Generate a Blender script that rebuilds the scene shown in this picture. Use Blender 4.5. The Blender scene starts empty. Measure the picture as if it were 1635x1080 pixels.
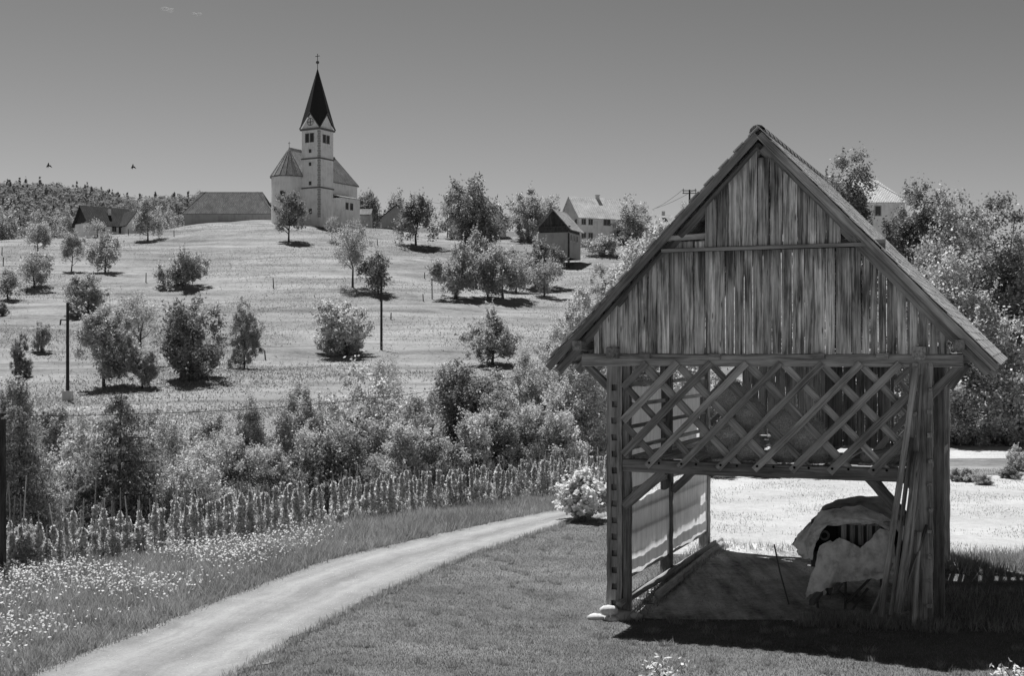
import bpy, bmesh, math, random
import numpy as np
from mathutils import Vector, Matrix

random.seed(7)
rng = np.random.default_rng(11)
S = bpy.context.scene
COL = S.collection
R = math.radians

# ------------------------------------------------------------------ camera, sky, sun, exposure
F, CX, HY, EYE = 2100.0, 817.5, 560.0, 4.2          # focal length and horizon in photo pixels
cd = bpy.data.cameras.new('camera'); cam = bpy.data.objects.new('camera', cd); COL.objects.link(cam)
cam.location = (0, 0, EYE); cam.rotation_euler = (R(90), 0, 0)
cd.sensor_width = 36; cd.lens = F / 1635 * 36; cd.shift_y = (HY - 540) / 1635
cd.clip_start = 0.1; cd.clip_end = 6000
S.camera = cam

SUNX, SUNY, SUNZ = -0.23, 0.46, 1.0                  # direction towards the sun
AZ = math.atan2(SUNX, SUNY); EL = math.atan2(SUNZ, math.hypot(SUNX, SUNY))
w = bpy.data.worlds.new('World'); S.world = w; w.use_nodes = True
nt = w.node_tree; bg = nt.nodes['Background']
sky = nt.nodes.new('ShaderNodeTexSky'); sky.sky_type = 'NISHITA'; sky.sun_disc = False
sky.sun_elevation = EL; sky.sun_rotation = AZ; sky.altitude = 400; sky.air_density = 1.0; sky.dust_density = 0.3; sky.ozone_density = 1.0
CHAN = 1
sep = nt.nodes.new('ShaderNodeSeparateColor')        # black-and-white film behind a red filter
mm = nt.nodes.new('ShaderNodeMath'); mm.operation = 'POWER'; mm.inputs[1].default_value = 1.65
nt.links.new(sky.outputs[0], sep.inputs[0]); nt.links.new(sep.outputs[CHAN], mm.inputs[0])
m2 = nt.nodes.new('ShaderNodeMath'); m2.operation = 'MULTIPLY'; m2.inputs[1].default_value = .185
nt.links.new(mm.outputs[0], m2.inputs[0]); nt.links.new(m2.outputs[0], bg.inputs[0]); bg.inputs[1].default_value = 0.055
sd = bpy.data.lights.new('sun', 'SUN'); so = bpy.data.objects.new('sun', sd); COL.objects.link(so)
sd.energy = 3.6; sd.angle = R(0.5); sd.color = (1, 1, 1)
so.rotation_euler = Vector((SUNX, SUNY, SUNZ)).to_track_quat('Z', 'Y').to_euler()
vs = S.view_settings; vs.view_transform = 'Standard'; vs.look = 'None'; vs.gamma = 1.0; vs.exposure = 0.9; vs.use_curve_mapping = False
S.cycles.max_bounces = 8; S.cycles.diffuse_bounces = 6; S.cycles.transparent_max_bounces = 8
try: S.cycles.use_denoising = True
except Exception: pass

# ------------------------------------------------------------------ node helpers and materials
class N:
    def __init__(s, name):
        s.m = bpy.data.materials.new(name); s.m.use_nodes = True
        s.t = s.m.node_tree; s.t.nodes.clear(); s.out = s.t.nodes.new('ShaderNodeOutputMaterial')
    def n(s, typ, **kw):
        x = s.t.nodes.new('ShaderNode' + typ)
        for k, v in kw.items(): setattr(x, k, v)
        return x
    def l(s, a, b): s.t.links.new(a, b)
    def noise(s, vec, scale, detail=4, rough=.6, dist=0):
        x = s.n('TexNoise'); x.inputs['Scale'].default_value = scale; x.inputs['Detail'].default_value = detail
        x.inputs['Roughness'].default_value = rough; x.inputs['Distortion'].default_value = dist
        if vec is not None: s.l(vec, x.inputs['Vector'])
        return x.outputs['Fac']
    def mapping(s, vec, scale=(1, 1, 1)):
        x = s.n('Mapping'); x.inputs['Scale'].default_value = scale; s.l(vec, x.inputs['Vector']); return x
    def ramp(s, fac, *stops):
        x = s.n('ValToRGB'); e = x.color_ramp.elements
        e[0].position, e[0].color = stops[0][0], (stops[0][1],) * 3 + (1,)
        e[1].position, e[1].color = stops[-1][0], (stops[-1][1],) * 3 + (1,)
        for p, v in stops[1:-1]:
            q = e.new(p); q.color = (v,) * 3 + (1,)
        s.l(fac, x.inputs['Fac']); return x.outputs['Color']
    def math(s, op, a, b=None, c=None):
        x = s.n('Math', operation=op)
        for i, v in enumerate((a, b, c)):
            if v is None: continue
            if isinstance(v, (int, float)): x.inputs[i].default_value = v
            else: s.l(v, x.inputs[i])
        return x.outputs[0]
    def bsdf(s, col, rough=.8, spec=.3, bump=None, bstr=.5, bdist=.02):
        b = s.n('BsdfPrincipled'); b.inputs['Roughness'].default_value = rough
        b.inputs['Specular IOR Level'].default_value = spec
        if isinstance(col, (int, float)): b.inputs['Base Color'].default_value = (col,) * 3 + (1,)
        else: s.l(col, b.inputs['Base Color'])
        if bump is not None:
            k = s.n('Bump'); k.inputs['Strength'].default_value = bstr; k.inputs['Distance'].default_value = bdist
            s.l(bump, k.inputs['Height']); s.l(k.outputs[0], b.inputs['Normal'])
        return b
    def end(s, sh): s.l(sh.outputs[0], s.out.inputs[0]); return s.m

def m_plain(name, v, rough=.7, spec=.3, scale=8, var=.25, bstr=.2):
    a = N(name); tc = a.n('TexCoord').outputs['Object']
    f = a.noise(tc, scale, 6, .65)
    c = a.ramp(f, (.3, v * (1 - var)), (.7, v * (1 + var)))
    return a.end(a.bsdf(c, rough, spec, a.noise(tc, scale * 6, 4), bstr, .01))

def m_wood(name, lo, hi, stain=True, gscale=1.0):
    """weathered wood, grain along the piece's own Z"""
    a = N(name); tcn = a.n('TexCoord'); oi = a.n('ObjectInfo')
    off = a.n('VectorMath', operation='SCALE'); off.inputs[0].default_value = (31.7, 17.3, 53.1); a.l(oi.outputs['Random'], off.inputs['Scale'])
    ad = a.n('VectorMath', operation='ADD'); a.l(tcn.outputs['Object'], ad.inputs[0]); a.l(off.outputs[0], ad.inputs[1])
    v = ad.outputs[0]
    g1 = a.noise(a.mapping(v, (22 * gscale, 22 * gscale, 0.8)).outputs[0], 1, 6, .65, .6)
    g2 = a.noise(a.mapping(v, (95 * gscale, 95 * gscale, 2.2)).outputs[0], 1, 5, .7, .3)
    g3 = a.noise(a.mapping(v, (3.5, 3.5, 1.1)).outputs[0], 1, 4, .6)
    f = a.math('MULTIPLY_ADD', g1, .5, a.math('MULTIPLY_ADD', g2, .35, a.math('MULTIPLY', g3, .35)))
    c = a.ramp(f, (.44, lo * .4), (.53, lo), (.62, (lo + hi) / 2), (.72, hi))
    rnd = a.math('MULTIPLY_ADD', oi.outputs['Random'], .75, .62)
    c = a.math('MULTIPLY', c, rnd)
    if stain:                                       # knots and rain streaks with edges of their own
        vo = a.n('TexVoronoi'); vo.inputs['Scale'].default_value = 1; a.l(a.mapping(v, (9, 9, 1.7)).outputs[0], vo.inputs['Vector'])
        kn = a.ramp(vo.outputs['Distance'], (.05, .25), (.13, 1))
        st = a.noise(a.mapping(v, (6, 6, .55)).outputs[0], 1, 5, .65, 1)
        gz = a.n('SeparateXYZ'); a.l(tcn.outputs['Generated'], gz.inputs[0])
        s2 = a.math('MULTIPLY_ADD', a.math('POWER', gz.outputs[2], 9), .22, st)
        sr = a.ramp(s2, (.50, 1), (.60, .62), (.72, .38))
        c = a.math('MULTIPLY', a.math('MULTIPLY', c, kn), sr)
    return a.end(a.bsdf(c, .85, .2, a.math('MULTIPLY_ADD', g1, .6, g2), .7, .008))

def m_leaf(name, lo, hi, trans=.3, rough=.5, spec=.4, big_s=3.0, sharp=1.0):
    a = N(name); geo = a.n('NewGeometry'); tc = a.n('TexCoord').outputs['Object']
    big = a.noise(tc, big_s, 4, .65)
    rp = a.math('POWER', geo.outputs['Random Per Island'], 1.25)  # tone spread per leaf, widened so the brightest imitate sunlit highlights
    f = a.math('MULTIPLY_ADD', rp, .55, a.math('MULTIPLY', big, .75))
    c = a.ramp(f, (.22, lo), (.60, lo * .45 + hi * .55), (.92, hi))
    b = a.bsdf(c, rough, spec)
    t = a.n('BsdfTranslucent'); a.l(c, t.inputs[0])
    mx = a.n('MixShader'); mx.inputs[0].default_value = trans
    a.l(b.outputs[0], mx.inputs[1]); a.l(t.outputs[0], mx.inputs[2])
    return a.end(mx)

def m_ground(name, lo, hi, s1=.05, s2=.6, s3=9, stripe=None, bd=.05):
    a = N(name); tc = a.n('TexCoord').outputs['Object']
    n1 = a.noise(tc, s1, 4, .6); n2 = a.noise(tc, s2, 5, .7); n3 = a.noise(tc, s3, 4, .75)
    f = a.math('MULTIPLY_ADD', n1, .45, a.math('MULTIPLY_ADD', n2, .45, a.math('MULTIPLY', n3, .45)))
    if stripe:
        mp = a.n('Mapping'); mp.inputs['Rotation'].default_value = (0, 0, stripe[0]); mp.inputs['Scale'].default_value = (stripe[1], stripe[2], 1); a.l(tc, mp.inputs['Vector'])
        f = a.math('ADD', f, a.math('MULTIPLY_ADD', a.noise(mp.outputs[0], 1, 5, .65), stripe[3], -stripe[3] / 2))
    c = a.ramp(f, (.45, lo), (.90, hi))
    return a.end(a.bsdf(c, .95, .05, n3, .8, bd))

def m_path(name, lo, hi):
    a = N(name); t = a.n('TexCoord'); tc = t.outputs['Object']; uv = a.n('SeparateXYZ'); a.l(t.outputs['UV'], uv.inputs[0])
    wob = a.math('MULTIPLY_ADD', a.noise(tc, .5, 4), .16, uv.outputs[0])
    rut = a.math('ABSOLUTE', a.math('SUBTRACT', a.math('ABSOLUTE', a.math('SUBTRACT', wob, .58)), .24))   # distance from a wheel track
    fib = a.noise(a.mapping(t.outputs['UV'], (14, .35, 1)).outputs[0], 1, 5, .65)
    gr = a.noise(tc, 30, 4, .8); pa = a.noise(tc, 1.3, 5, .7)
    f = a.math('MULTIPLY_ADD', fib, .35, a.math('MULTIPLY_ADD', gr, .5, a.math('MULTIPLY', pa, .35)))
    f = a.math('ADD', f, a.math('MULTIPLY', a.math('SUBTRACT', .12, rut), .9))
    c = a.ramp(f, (.42, lo), (.62, (lo + hi) / 2), (.80, hi))
    return a.end(a.bsdf(c, .95, .05, a.math('ADD', gr, a.math('MULTIPLY', fib, .5)), .8, .02))

def m_tiles(name, lo, hi, sx=1.2, sy=1.2):
    a = N(name); geo = a.n('NewGeometry'); tc = a.n('TexCoord').outputs['Object']
    f = a.math('MULTIPLY_ADD', geo.outputs['Random Per Island'], .5, a.math('MULTIPLY', a.noise(tc, 1.4, 5, .7), .6))
    return a.end(a.bsdf(a.ramp(f, (.25, lo), (.85, hi)), .5, .5, a.noise(tc, 30, 4), .4, .01))

def m_roof(name, lo, hi, s=2.5):
    """a far roof: courses too small to tell apart stay in the material"""
    a = N(name); tc = a.n('TexCoord').outputs['Object']
    mp = a.mapping(tc, (1, 1, 1)); br = a.n('TexBrick'); br.inputs['Scale'].default_value = s * .45; br.inputs['Color1'].default_value = (lo, lo, lo, 1); br.inputs['Color2'].default_value = (hi, hi, hi, 1)
    br.inputs['Mortar'].default_value = (lo * .55,) * 3 + (1,); br.inputs['Mortar Size'].default_value = .05
    a.l(mp.outputs[0], br.inputs['Vector'])
    c = a.math('MULTIPLY', br.outputs['Color'], a.math('MULTIPLY_ADD', a.noise(tc, .55, 6, .75), 1.5, .28))
    return a.end(a.bsdf(c, .9, .1))

def m_sheet(name, v):
    a = N(name); tc = a.n('TexCoord').outputs['Object']
    c = a.ramp(a.noise(a.mapping(tc, (3, 3, .7)).outputs[0], 2, 5, .7), (.35, v * .75), (.65, v))
    d = a.n('BsdfDiffuse'); a.l(c, d.inputs[0]); t = a.n('BsdfTranslucent'); a.l(c, t.inputs[0])
    mx = a.n('MixShader'); mx.inputs[0].default_value = .72; a.l(d.outputs[0], mx.inputs[1]); a.l(t.outputs[0], mx.inputs[2])
    return a.end(mx)

def m_tarp(name, v):
    a = N(name); tc = a.n('TexCoord').outputs['Object']
    f = a.noise(tc, 5, 5, .65)
    c = a.ramp(f, (.35, v * .6), (.5, v), (.68, v * 1.25))
    return a.end(a.bsdf(c, .45, .5, a.noise(tc, 9, 4, .6, 1), .5, .02))

def m_wall(name, v):
    a = N(name); tc = a.n('TexCoord').outputs['Object']
    f = a.noise(tc, .5, 6, .7); g = a.noise(a.mapping(tc, (2, 2, .3)).outputs[0], 1, 4, .7)
    c = a.ramp(a.math('MULTIPLY_ADD', f, .6, a.math('MULTIPLY', g, .4)), (.3, v * .65), (.5, v), (.75, v * 1.15))
    return a.end(a.bsdf(c, .9, .1, a.noise(tc, 12, 4), .3, .02))

def m_glass(name):
    a = N(name); return a.end(a.bsdf(.02, .12, .6))

M = dict(
    board=m_wood('weathered_board', 0.150, 0.950), beam=m_wood('old_beam', 0.150, 0.420, False, .8), lath=m_wood('lattice_wood', 0.180, 0.500, False),
    rail=m_wood('rail_wood', 0.280, 0.620, False), inner=m_wood('shaded_plank', 0.300, 0.700), pale=m_wood('peeled_pole', .18, .55, True, 1.4),
    peg=m_plain('peg_end', .34, .8, .2, 40, .6), hole=m_plain('mortise', .015, 1, 0), tile=m_tiles('roof_tile', 0.420, 0.780),
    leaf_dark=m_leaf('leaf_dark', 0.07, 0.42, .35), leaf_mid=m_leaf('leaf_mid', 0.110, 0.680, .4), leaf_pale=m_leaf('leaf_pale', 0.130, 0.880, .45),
    leaf_conifer=m_leaf('needle', 0.070, 0.420, .3), leaf_haze=m_leaf('leaf_haze', 0.190, 0.330, .3, .8, .1), bean=m_leaf('bean_leaf', 0.260, 0.900, .58),
    bark=m_wood('bark', .06, .15, False, .5), petal=m_leaf('petal', .8, .92, .45, .7, .2),
    blade=m_leaf('grass_blade', .12, .50, .4, .6, .25, .55), lawnblade=m_leaf('lawn_blade', .08, .33, .4, .6, .25, .8), hayblade=m_leaf('hill_grass', .16, .42, .4, .7, .2, .12),
    meadow=m_ground('meadow_soil', .12, .36, .03, .35, 2.2, (R(4), .02, .2, 1.0), .2), lawn=m_ground('lawn_soil', 0.080, 0.240, .25, 2.0, 22, (R(-38), .35, 1.3, .5), .03),
    path=m_path('path_gravel', 0.190, 0.380), yard=m_ground('yard_gravel', 0.340, 0.660, .35, 2.4, 16, None, .08), dirt=m_ground('barn_dirt_shade', .16, .85, .5, 2.2, 14, (R(65), 3, .4, .9), .12),  # barn floor: strong contrast paints shadow patches along with real tracks
    hay=m_plain('hay', .70, .95, .05, 45, .5, 1), sheet=m_sheet('plastic_film', .92), tarp_dark=m_tarp('dark_tarpaulin', .30), tarp_pale=m_tarp('pale_tarpaulin', .72),
    iron=m_plain('old_iron', .08, .6, .5, 12), lens=m_plain('reflector', .9, .3, .5), white=m_wall('white_render', .82), church=m_wall('church_render', .80), stone=m_wall('rough_stone', .58),
    stone_mid=m_wall('barn_stone', .36), stone_pale=m_plain('pale_stone', .7, .9, .1, 6), trim=m_wall('stone_band', .16), quoin=m_wall('quoin_stone', .34), slate=m_plain('spire_slate', .022, .55, .4, 3, .3), roof_ch=m_roof('church_tiles', .22, .32, 4), roof_dark=m_roof('dark_tiles', .05, .085),
    roof_barn=m_roof('old_barn_tiles', .17, .27), roof_mid=m_roof('weathered_tiles', 0.360, 0.480), roof_pale=m_roof('pale_tiles', 0.660, 0.780), timber=m_wood('dark_timber', .05, .11, False, .3), glass=m_glass('dark_pane'), frame=m_plain('window_frame', .45, .6), metal=m_plain('grey_metal', .25, .4, .5),
    pole=m_wood('pole_wood', .03, .08, False, .5), bird=m_plain('bird', .03), wire=m_plain('wire', .02), forestfloor=m_ground('wood_floor', .10, .2, .02, .1, 1))

# ------------------------------------------------------------------ geometry helpers
def tag(o, label=None, cat=None, group=None, kind=None):
    for k, v in (('label', label), ('category', cat), ('group', group), ('kind', kind)):
        if v: o[k] = v
    return o
def link(name, me, mat=None, parent=None):
    o = bpy.data.objects.new(name, me); COL.objects.link(o)
    if mat is not None and me is not None and not me.materials: me.materials.append(mat)
    if parent is not None: o.parent = parent
    return o
def empty(name, loc=(0, 0, 0), rz=0, label=None, cat=None, group=None, scale=None):
    o = bpy.data.objects.new(name, None); COL.objects.link(o); o.location = loc; o.rotation_euler = (0, 0, rz)
    o.empty_display_size = .3
    if scale: o.scale = scale
    return tag(o, label, cat, group)
def mesh(name, V, Fc, smooth=False):
    me = bpy.data.meshes.new(name); me.from_pydata([tuple(v) for v in V], [], [tuple(f) for f in Fc]); me.update()
    if smooth: me.shade_smooth()
    return me
def fast_mesh(name, V, k):
    """V: (n*k,3) vertices making n separate k-gons"""
    V = np.ascontiguousarray(V, dtype=np.float32); nv = len(V); nf = nv // k
    me = bpy.data.meshes.new(name); me.vertices.add(nv); me.vertices.foreach_set('co', V.ravel())
    me.loops.add(nv); me.loops.foreach_set('vertex_index', np.arange(nv, dtype=np.int32))
    me.polygons.add(nf); me.polygons.foreach_set('loop_start', np.arange(0, nv, k, dtype=np.int32)); me.polygons.foreach_set('loop_total', np.full(nf, k, dtype=np.int32))
    me.update(); me.validate(); return me
class MB:
    """collects boxes, tubes and sheets into one mesh"""
    def __init__(s): s.V = []; s.F = []
    def add(s, V, Fc):
        b = len(s.V); s.V += [tuple(v) for v in V]; s.F += [tuple(b + i for i in f) for f in Fc]; return s
    def box(s, x0, x1, y0, y1, z0, z1):
        V = [(x, y, z) for z in (z0, z1) for y in (y0, y1) for x in (x0, x1)]
        return s.add(V, [(0, 2, 3, 1), (4, 5, 7, 6), (0, 1, 5, 4), (2, 6, 7, 3), (0, 4, 6, 2), (1, 3, 7, 5)])
    def tube(s, P, rad, seg=6, cap=True):
        P = [Vector(p) for p in P]; n = len(P); rr = rad if hasattr(rad, '__len__') else [rad] * n; V = []; Fc = []
        for i, p in enumerate(P):
            d = (P[min(i + 1, n - 1)] - P[max(i - 1, 0)]).normalized()
            a = d.cross(Vector((.13, .31, .94)) if abs(d.z) < .9 else Vector((1, .2, 0))).normalized(); b = d.cross(a)
            V += [p + (a * math.cos(2 * math.pi * k / seg) + b * math.sin(2 * math.pi * k / seg)) * rr[i] for k in range(seg)]
        for i in range(n - 1):
            for k in range(seg): Fc.append((i * seg + k, i * seg + (k + 1) % seg, (i + 1) * seg + (k + 1) % seg, (i + 1) * seg + k))
        if cap: Fc += [tuple(range(seg - 1, -1, -1)), tuple((n - 1) * seg + k for k in range(seg))]
        return s.add(V, Fc)
    def bar(s, p0, p1, wd, th, up=(0, 0, 1)):
        p0, p1 = Vector(p0), Vector(p1); d = (p1 - p0).normalized(); a = d.cross(Vector(up)).normalized(); b = a.cross(d)
        V = [p + a * (i * wd / 2) + b * (j * th / 2) for p in (p0, p1) for j in (-1, 1) for i in (-1, 1)]
        return s.add(V, [(0, 2, 3, 1), (4, 5, 7, 6), (0, 1, 5, 4), (2, 6, 7, 3), (0, 4, 6, 2), (1, 3, 7, 5)])
    def ball(s, c, r, seg=8, sq=(1, 1, 1), jit=0):
        V = []; Fc = []; ri = seg // 2
        for i in range(ri + 1):
            t = math.pi * i / ri
            for k in range(seg):
                q = 1 + random.uniform(-jit, jit); p = 2 * math.pi * k / seg
                V.append((c[0] + r * q * sq[0] * math.sin(t) * math.cos(p), c[1] + r * q * sq[1] * math.sin(t) * math.sin(p), c[2] + r * q * sq[2] * math.cos(t)))
        for i in range(ri):
            for k in range(seg): Fc.append((i * seg + k, i * seg + (k + 1) % seg, (i + 1) * seg + (k + 1) % seg, (i + 1) * seg + k))
        return s.add(V, Fc)
    def slab(s, quad, th):
        q = [Vector(p) for p in quad]; n = (q[1] - q[0]).cross(q[-1] - q[0]).normalized() * th; k = len(q)
        V = [p + n for p in q] + q
        return s.add(V, [tuple(range(k)), tuple(range(2 * k - 1, k - 1, -1))] + [(i, k + i, k + (i + 1) % k, (i + 1) % k) for i in range(k)])
    def build(s, name, mat, parent=None, smooth=False): return link(name, mesh(name, s.V, s.F, smooth), mat, parent)

def stick(name, p0, p1, wd, th, mat, parent, side=(0, 1, 0), jit=.006, round_=0, nseg=5):
    """a piece of timber as its own object, grain along its own Z; th is measured along 'side'"""
    p0, p1 = Vector(p0), Vector(p1); L = (p1 - p0).length; z = (p1 - p0).normalized(); y = Vector(side); y = (y - z * y.dot(z)).normalized(); x = y.cross(z)
    V = []; Fc = []
    if round_:
        k = round_; prof = [(math.cos(2 * math.pi * i / k) * wd / 2, math.sin(2 * math.pi * i / k) * th / 2) for i in range(k)]
    else:
        c = min(wd, th) * .08; a, b = wd / 2, th / 2
        prof = [(-a + c, -b), (a - c, -b), (a, -b + c), (a, b - c), (a - c, b), (-a + c, b), (-a, b - c), (-a, -b + c)]
    k = len(prof); bx = by = 0
    for i in range(nseg + 1):
        if 0 < i < nseg: bx += random.uniform(-jit, jit); by += random.uniform(-jit, jit)
        sc = 1 + random.uniform(-jit, jit) * 3
        for (u, v) in prof: V.append((u * sc + bx + random.uniform(-jit, jit) * .35, v * sc + by + random.uniform(-jit, jit) * .35, L * i / nseg))
    for i in range(nseg):
        for j in range(k): Fc.append((i * k + j, i * k + (j + 1) % k, (i + 1) * k + (j + 1) % k, (i + 1) * k + j))
    Fc += [tuple(range(k - 1, -1, -1)), tuple(nseg * k + j for j in range(k))]
    o = link(name, mesh(name, V, Fc, bool(round_)), mat, parent)
    m = Matrix((x, y, z)).transposed().to_4x4(); m.translation = p0
    o.matrix_local = m if parent is None else m
    return o

# ------------------------------------------------------------------ terrain
KY = np.array([-60, 0, 24, 28, 33, 39, 46, 60, 75, 110, 150, 200, 245, 272, 300, 400, 600, 1000, 2600], float)
COLS = {
    -500: [0, 0, 0, -.8, -1.6, -2.2, -2.6, -2.6, -1.5, -1, 3, 10, 20, 22, 20, 4, -10, 10, 20],
    0:    [0, 0, 0, -.3, -1.4, -2.0, -2.5, -2.5, -1.0, 0, 4.6, 13.2, 24.3, 26.6, 26, 13, 5, 10, 20],
    180:  [0, 0, 0, 0, -.8, -1.8, -2.4, -2.4, -.8, .2, 4.6, 13.4, 24.0, 28.4, 30, 20, 8, 10, 20],
    300:  [0, 0, 0, 0, -.4, -1.4, -2.2, -2.2, -.6, .4, 4.6, 13.6, 23.8, 30.6, 32.5, 26, 12, 14, 20],
    470:  [0, 0, 0, 0, 0, -.8, -1.6, -1.9, -.4, .6, 4.5, 13.6, 24.0, 31.4, 33.6, 33, 28, 24, 20],
    650:  [0, 0, 0, 0, 0, -.2, -1.0, -1.4, -.2, .6, 4.2, 13.0, 23.2, 28.8, 31.5, 33, 30, 26, 20],
    880:  [0, 0, 0, 0, 0, 0, -.2, -.8, -.2, .6, 3.8, 11.8, 21.6, 26.2, 29.0, 34, 34, 30, 20],
    1000: [0, 0, 0, 0, 0, 0, 0, 0, .2, 1, 4.4, 12, 21.6, 26.2, 29.0, 34, 34, 30, 20],
    1300: [0, 0, 0, 0, 0, 0, 0, 0, .3, 3, 7.5, 15, 22, 26, 30, 36, 36, 30, 20],
    2300: [0, 0, 0, 0, 0, 0, 0, 0, .3, 3, 8, 15, 22, 26, 30, 36, 36, 30, 20]}
cpx = np.array(sorted(COLS), float)
yf = np.concatenate([np.arange(-60, 80, 1.0), np.geomspace(80, 2600, 260)])
tab = np.array([np.interp(yf, KY, COLS[int(c)]) for c in cpx])
gx = np.linspace(-500, 2300, 113)
tab = np.array([np.interp(gx, cpx, tab[:, j]) for j in range(len(yf))]).T
kern = np.array([1, 2, 3, 2, 1.]) / 9
for _ in range(5):
    p = np.pad(tab, ((0, 0), (2, 2)), 'edge'); t2 = sum(kern[i] * p[:, i:i + tab.shape[1]] for i in range(5))
    mk = yf > 47; tab[:, mk] = t2[:, mk]
    p = np.pad(tab, ((2, 2), (0, 0)), 'edge'); t2 = sum(kern[i] * p[i:i + tab.shape[0], :] for i in range(5)); tab[:, mk] = t2[:, mk]
def H(X, Y):
    X = np.asarray(X, float); Y = np.asarray(Y, float)
    px = np.clip(CX + F * X / np.maximum(Y, 20), -500, 2299.9); a = (px + 500) / 25.0; i = a.astype(int); fa = a - i
    j = np.clip(np.searchsorted(yf, Y) - 1, 0, len(yf) - 2); fb = np.clip((Y - yf[j]) / (yf[j + 1] - yf[j]), 0, 1)
    h = (tab[i, j] * (1 - fa) + tab[i + 1, j] * fa) * (1 - fb) + (tab[i, j + 1] * (1 - fa) + tab[i + 1, j + 1] * fa) * fb
    far = np.clip((Y - 90) / 60, 0, 1)
    q2 = ((X - 1.45) ** 2 + (Y - 21.3) ** 2) / (2 * 2.0 ** 2)
    return h - .25 * np.exp(-q2) + far * (.35 * np.sin(X * .11 + Y * .05) + .3 * np.sin(Y * .23 + X * .04) + .15 * np.sin(X * .41 - Y * .31))
def Hs(x, y): return float(H(x, y))
def at(px, Y): return (px - CX) / F * Y
def zat(py, Y): return EYE - (py - HY) / F * Y
def find_Y(px, py, y0=26, y1=330):
    ys = np.arange(y0, y1, .5); xs = (px - CX) / F * ys
    ok = np.where(H(xs, ys) >= EYE - (py - HY) / F * ys)[0]
    return float(ys[ok[0]]) if len(ok) else y1
def flatY(py): return EYE * F / (py - HY)

U = np.concatenate([np.linspace(-3.2, -.62, 20), np.linspace(-.6, .6, 150), np.linspace(.62, 3.2, 20)])
YR = np.concatenate([np.linspace(-40, 8, 9), np.arange(10, 34, .5), np.arange(34, 80, 1.5), np.arange(80, 320, 2.5), np.geomspace(322, 2500, 30)])
XX = U[None, :] * (np.maximum(YR, 8)[:, None] + 12); YY = np.repeat(YR[:, None], len(U), 1); ZZ = H(XX, YY)
nu = len(U); V = np.stack([XX, YY, ZZ], -1).reshape(-1, 3)
FA = [(i * nu + j, i * nu + j + 1, (i + 1) * nu + j + 1, (i + 1) * nu + j) for i in range(len(YR) - 1) for j in range(nu - 1)]
tag(link('ground', mesh('ground', V, FA, True), M['meadow']), kind='structure')

def sheet(name, left, right, mat, lift, nx=12, jag=0):
    """a ground strip between two lists of (x, y) points, laid 'lift' above the ground"""
    def res(P, n):
        P = np.array(P, float); d = np.r_[0, np.cumsum(np.hypot(*np.diff(P, axis=0).T))]; t = np.linspace(0, d[-1], n)
        return np.stack([np.interp(t, d, P[:, 0]), np.interp(t, d, P[:, 1])], 1)
    n = 140; A, B = res(left, n), res(right, n)
    if jag:
        e = rng.normal(0, jag, (2, n)); e = (e + np.roll(e, 1, 1) + np.roll(e, 2, 1)) * .7
        A = A + (A - B) / np.linalg.norm(A - B, axis=1)[:, None] * e[0][:, None]; B = B + (B - A) / np.linalg.norm(B - A, axis=1)[:, None] * e[1][:, None]
    T = np.linspace(0, 1, nx + 1); P = A[:, None] * (1 - T)[None, :, None] + B[:, None] * T[None, :, None]
    Z = H(P[..., 0], P[..., 1]) + lift; Vv = np.concatenate([P, Z[..., None]], -1).reshape(-1, 3); m = nx + 1
    Fc = [(i * m + j, i * m + j + 1, (i + 1) * m + j + 1, (i + 1) * m + j) for i in range(n - 1) for j in range(nx)]
    me = mesh(name, Vv, Fc); uv = me.uv_layers.new(name='UVMap'); L = np.linalg.norm(np.diff((A + B) / 2, axis=0), axis=1); D = np.r_[0, np.cumsum(L)]
    for lp in me.loops: i, j = divmod(lp.vertex_index, m); uv.data[lp.index].uv = (j / nx, D[i])
    return tag(link(name, me, mat), kind='structure')
PL = [(at(x, flatY(y)), flatY(y)) for x, y in ((-60, 1140), (73, 1074), (153, 1040), (336, 967), (440, 928), (515, 899), (560, 888), (700, 855), (800, 833), (905, 813), (1000, 800))]
PR = [(at(x, flatY(y)), flatY(y)) for x, y in ((270, 1140), (372, 1080), (500, 1005), (600, 951), (700, 908), (800, 872), (905, 836), (1000, 822))]
def edge_x(P, Y): return np.interp(Y, [p[1] for p in P], [p[0] for p in P])
yy = np.linspace(9, 33, 24)
sheet('lawn', [(edge_x(PR, max(y, 15.2)) - .25, y) for y in yy], [(16, y) for y in yy], M['lawn'], .010, 44)
sheet('path', PL, PR, M['path'], .020, 6, .07)
BX, BY, TH = 3.985, 21.0, math.atan2(1640 - CX, F)              # the hayrack's front centre and its turn
def bw(u, v, z=0): return (BX + u * math.cos(TH) + v * math.sin(TH), BY - u * math.sin(TH) + v * math.cos(TH), z)
sheet('dirt_floor', [bw(-2.2, v)[:2] for v in (-.1, 2, 4, 7.4)], [bw(2.3, v)[:2] for v in (-.1, 2, 4, 7.4)], M['dirt'], .028, 12, .12)
yl = np.linspace(0, 1, 20)
sheet('gravel_yard', [(1.2 + 1.9 * (1 - t), 27.0 + 17 * t) for t in yl], [(26, 25.5 + 18.5 * t) for t in yl], M['yard'], .016, 24, .2)
sheet('road', [(8, 50.5), (20, 51), (60, 54)], [(8, 57.5), (20, 58), (60, 61)], M['yard'], .012, 4, .1)

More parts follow.
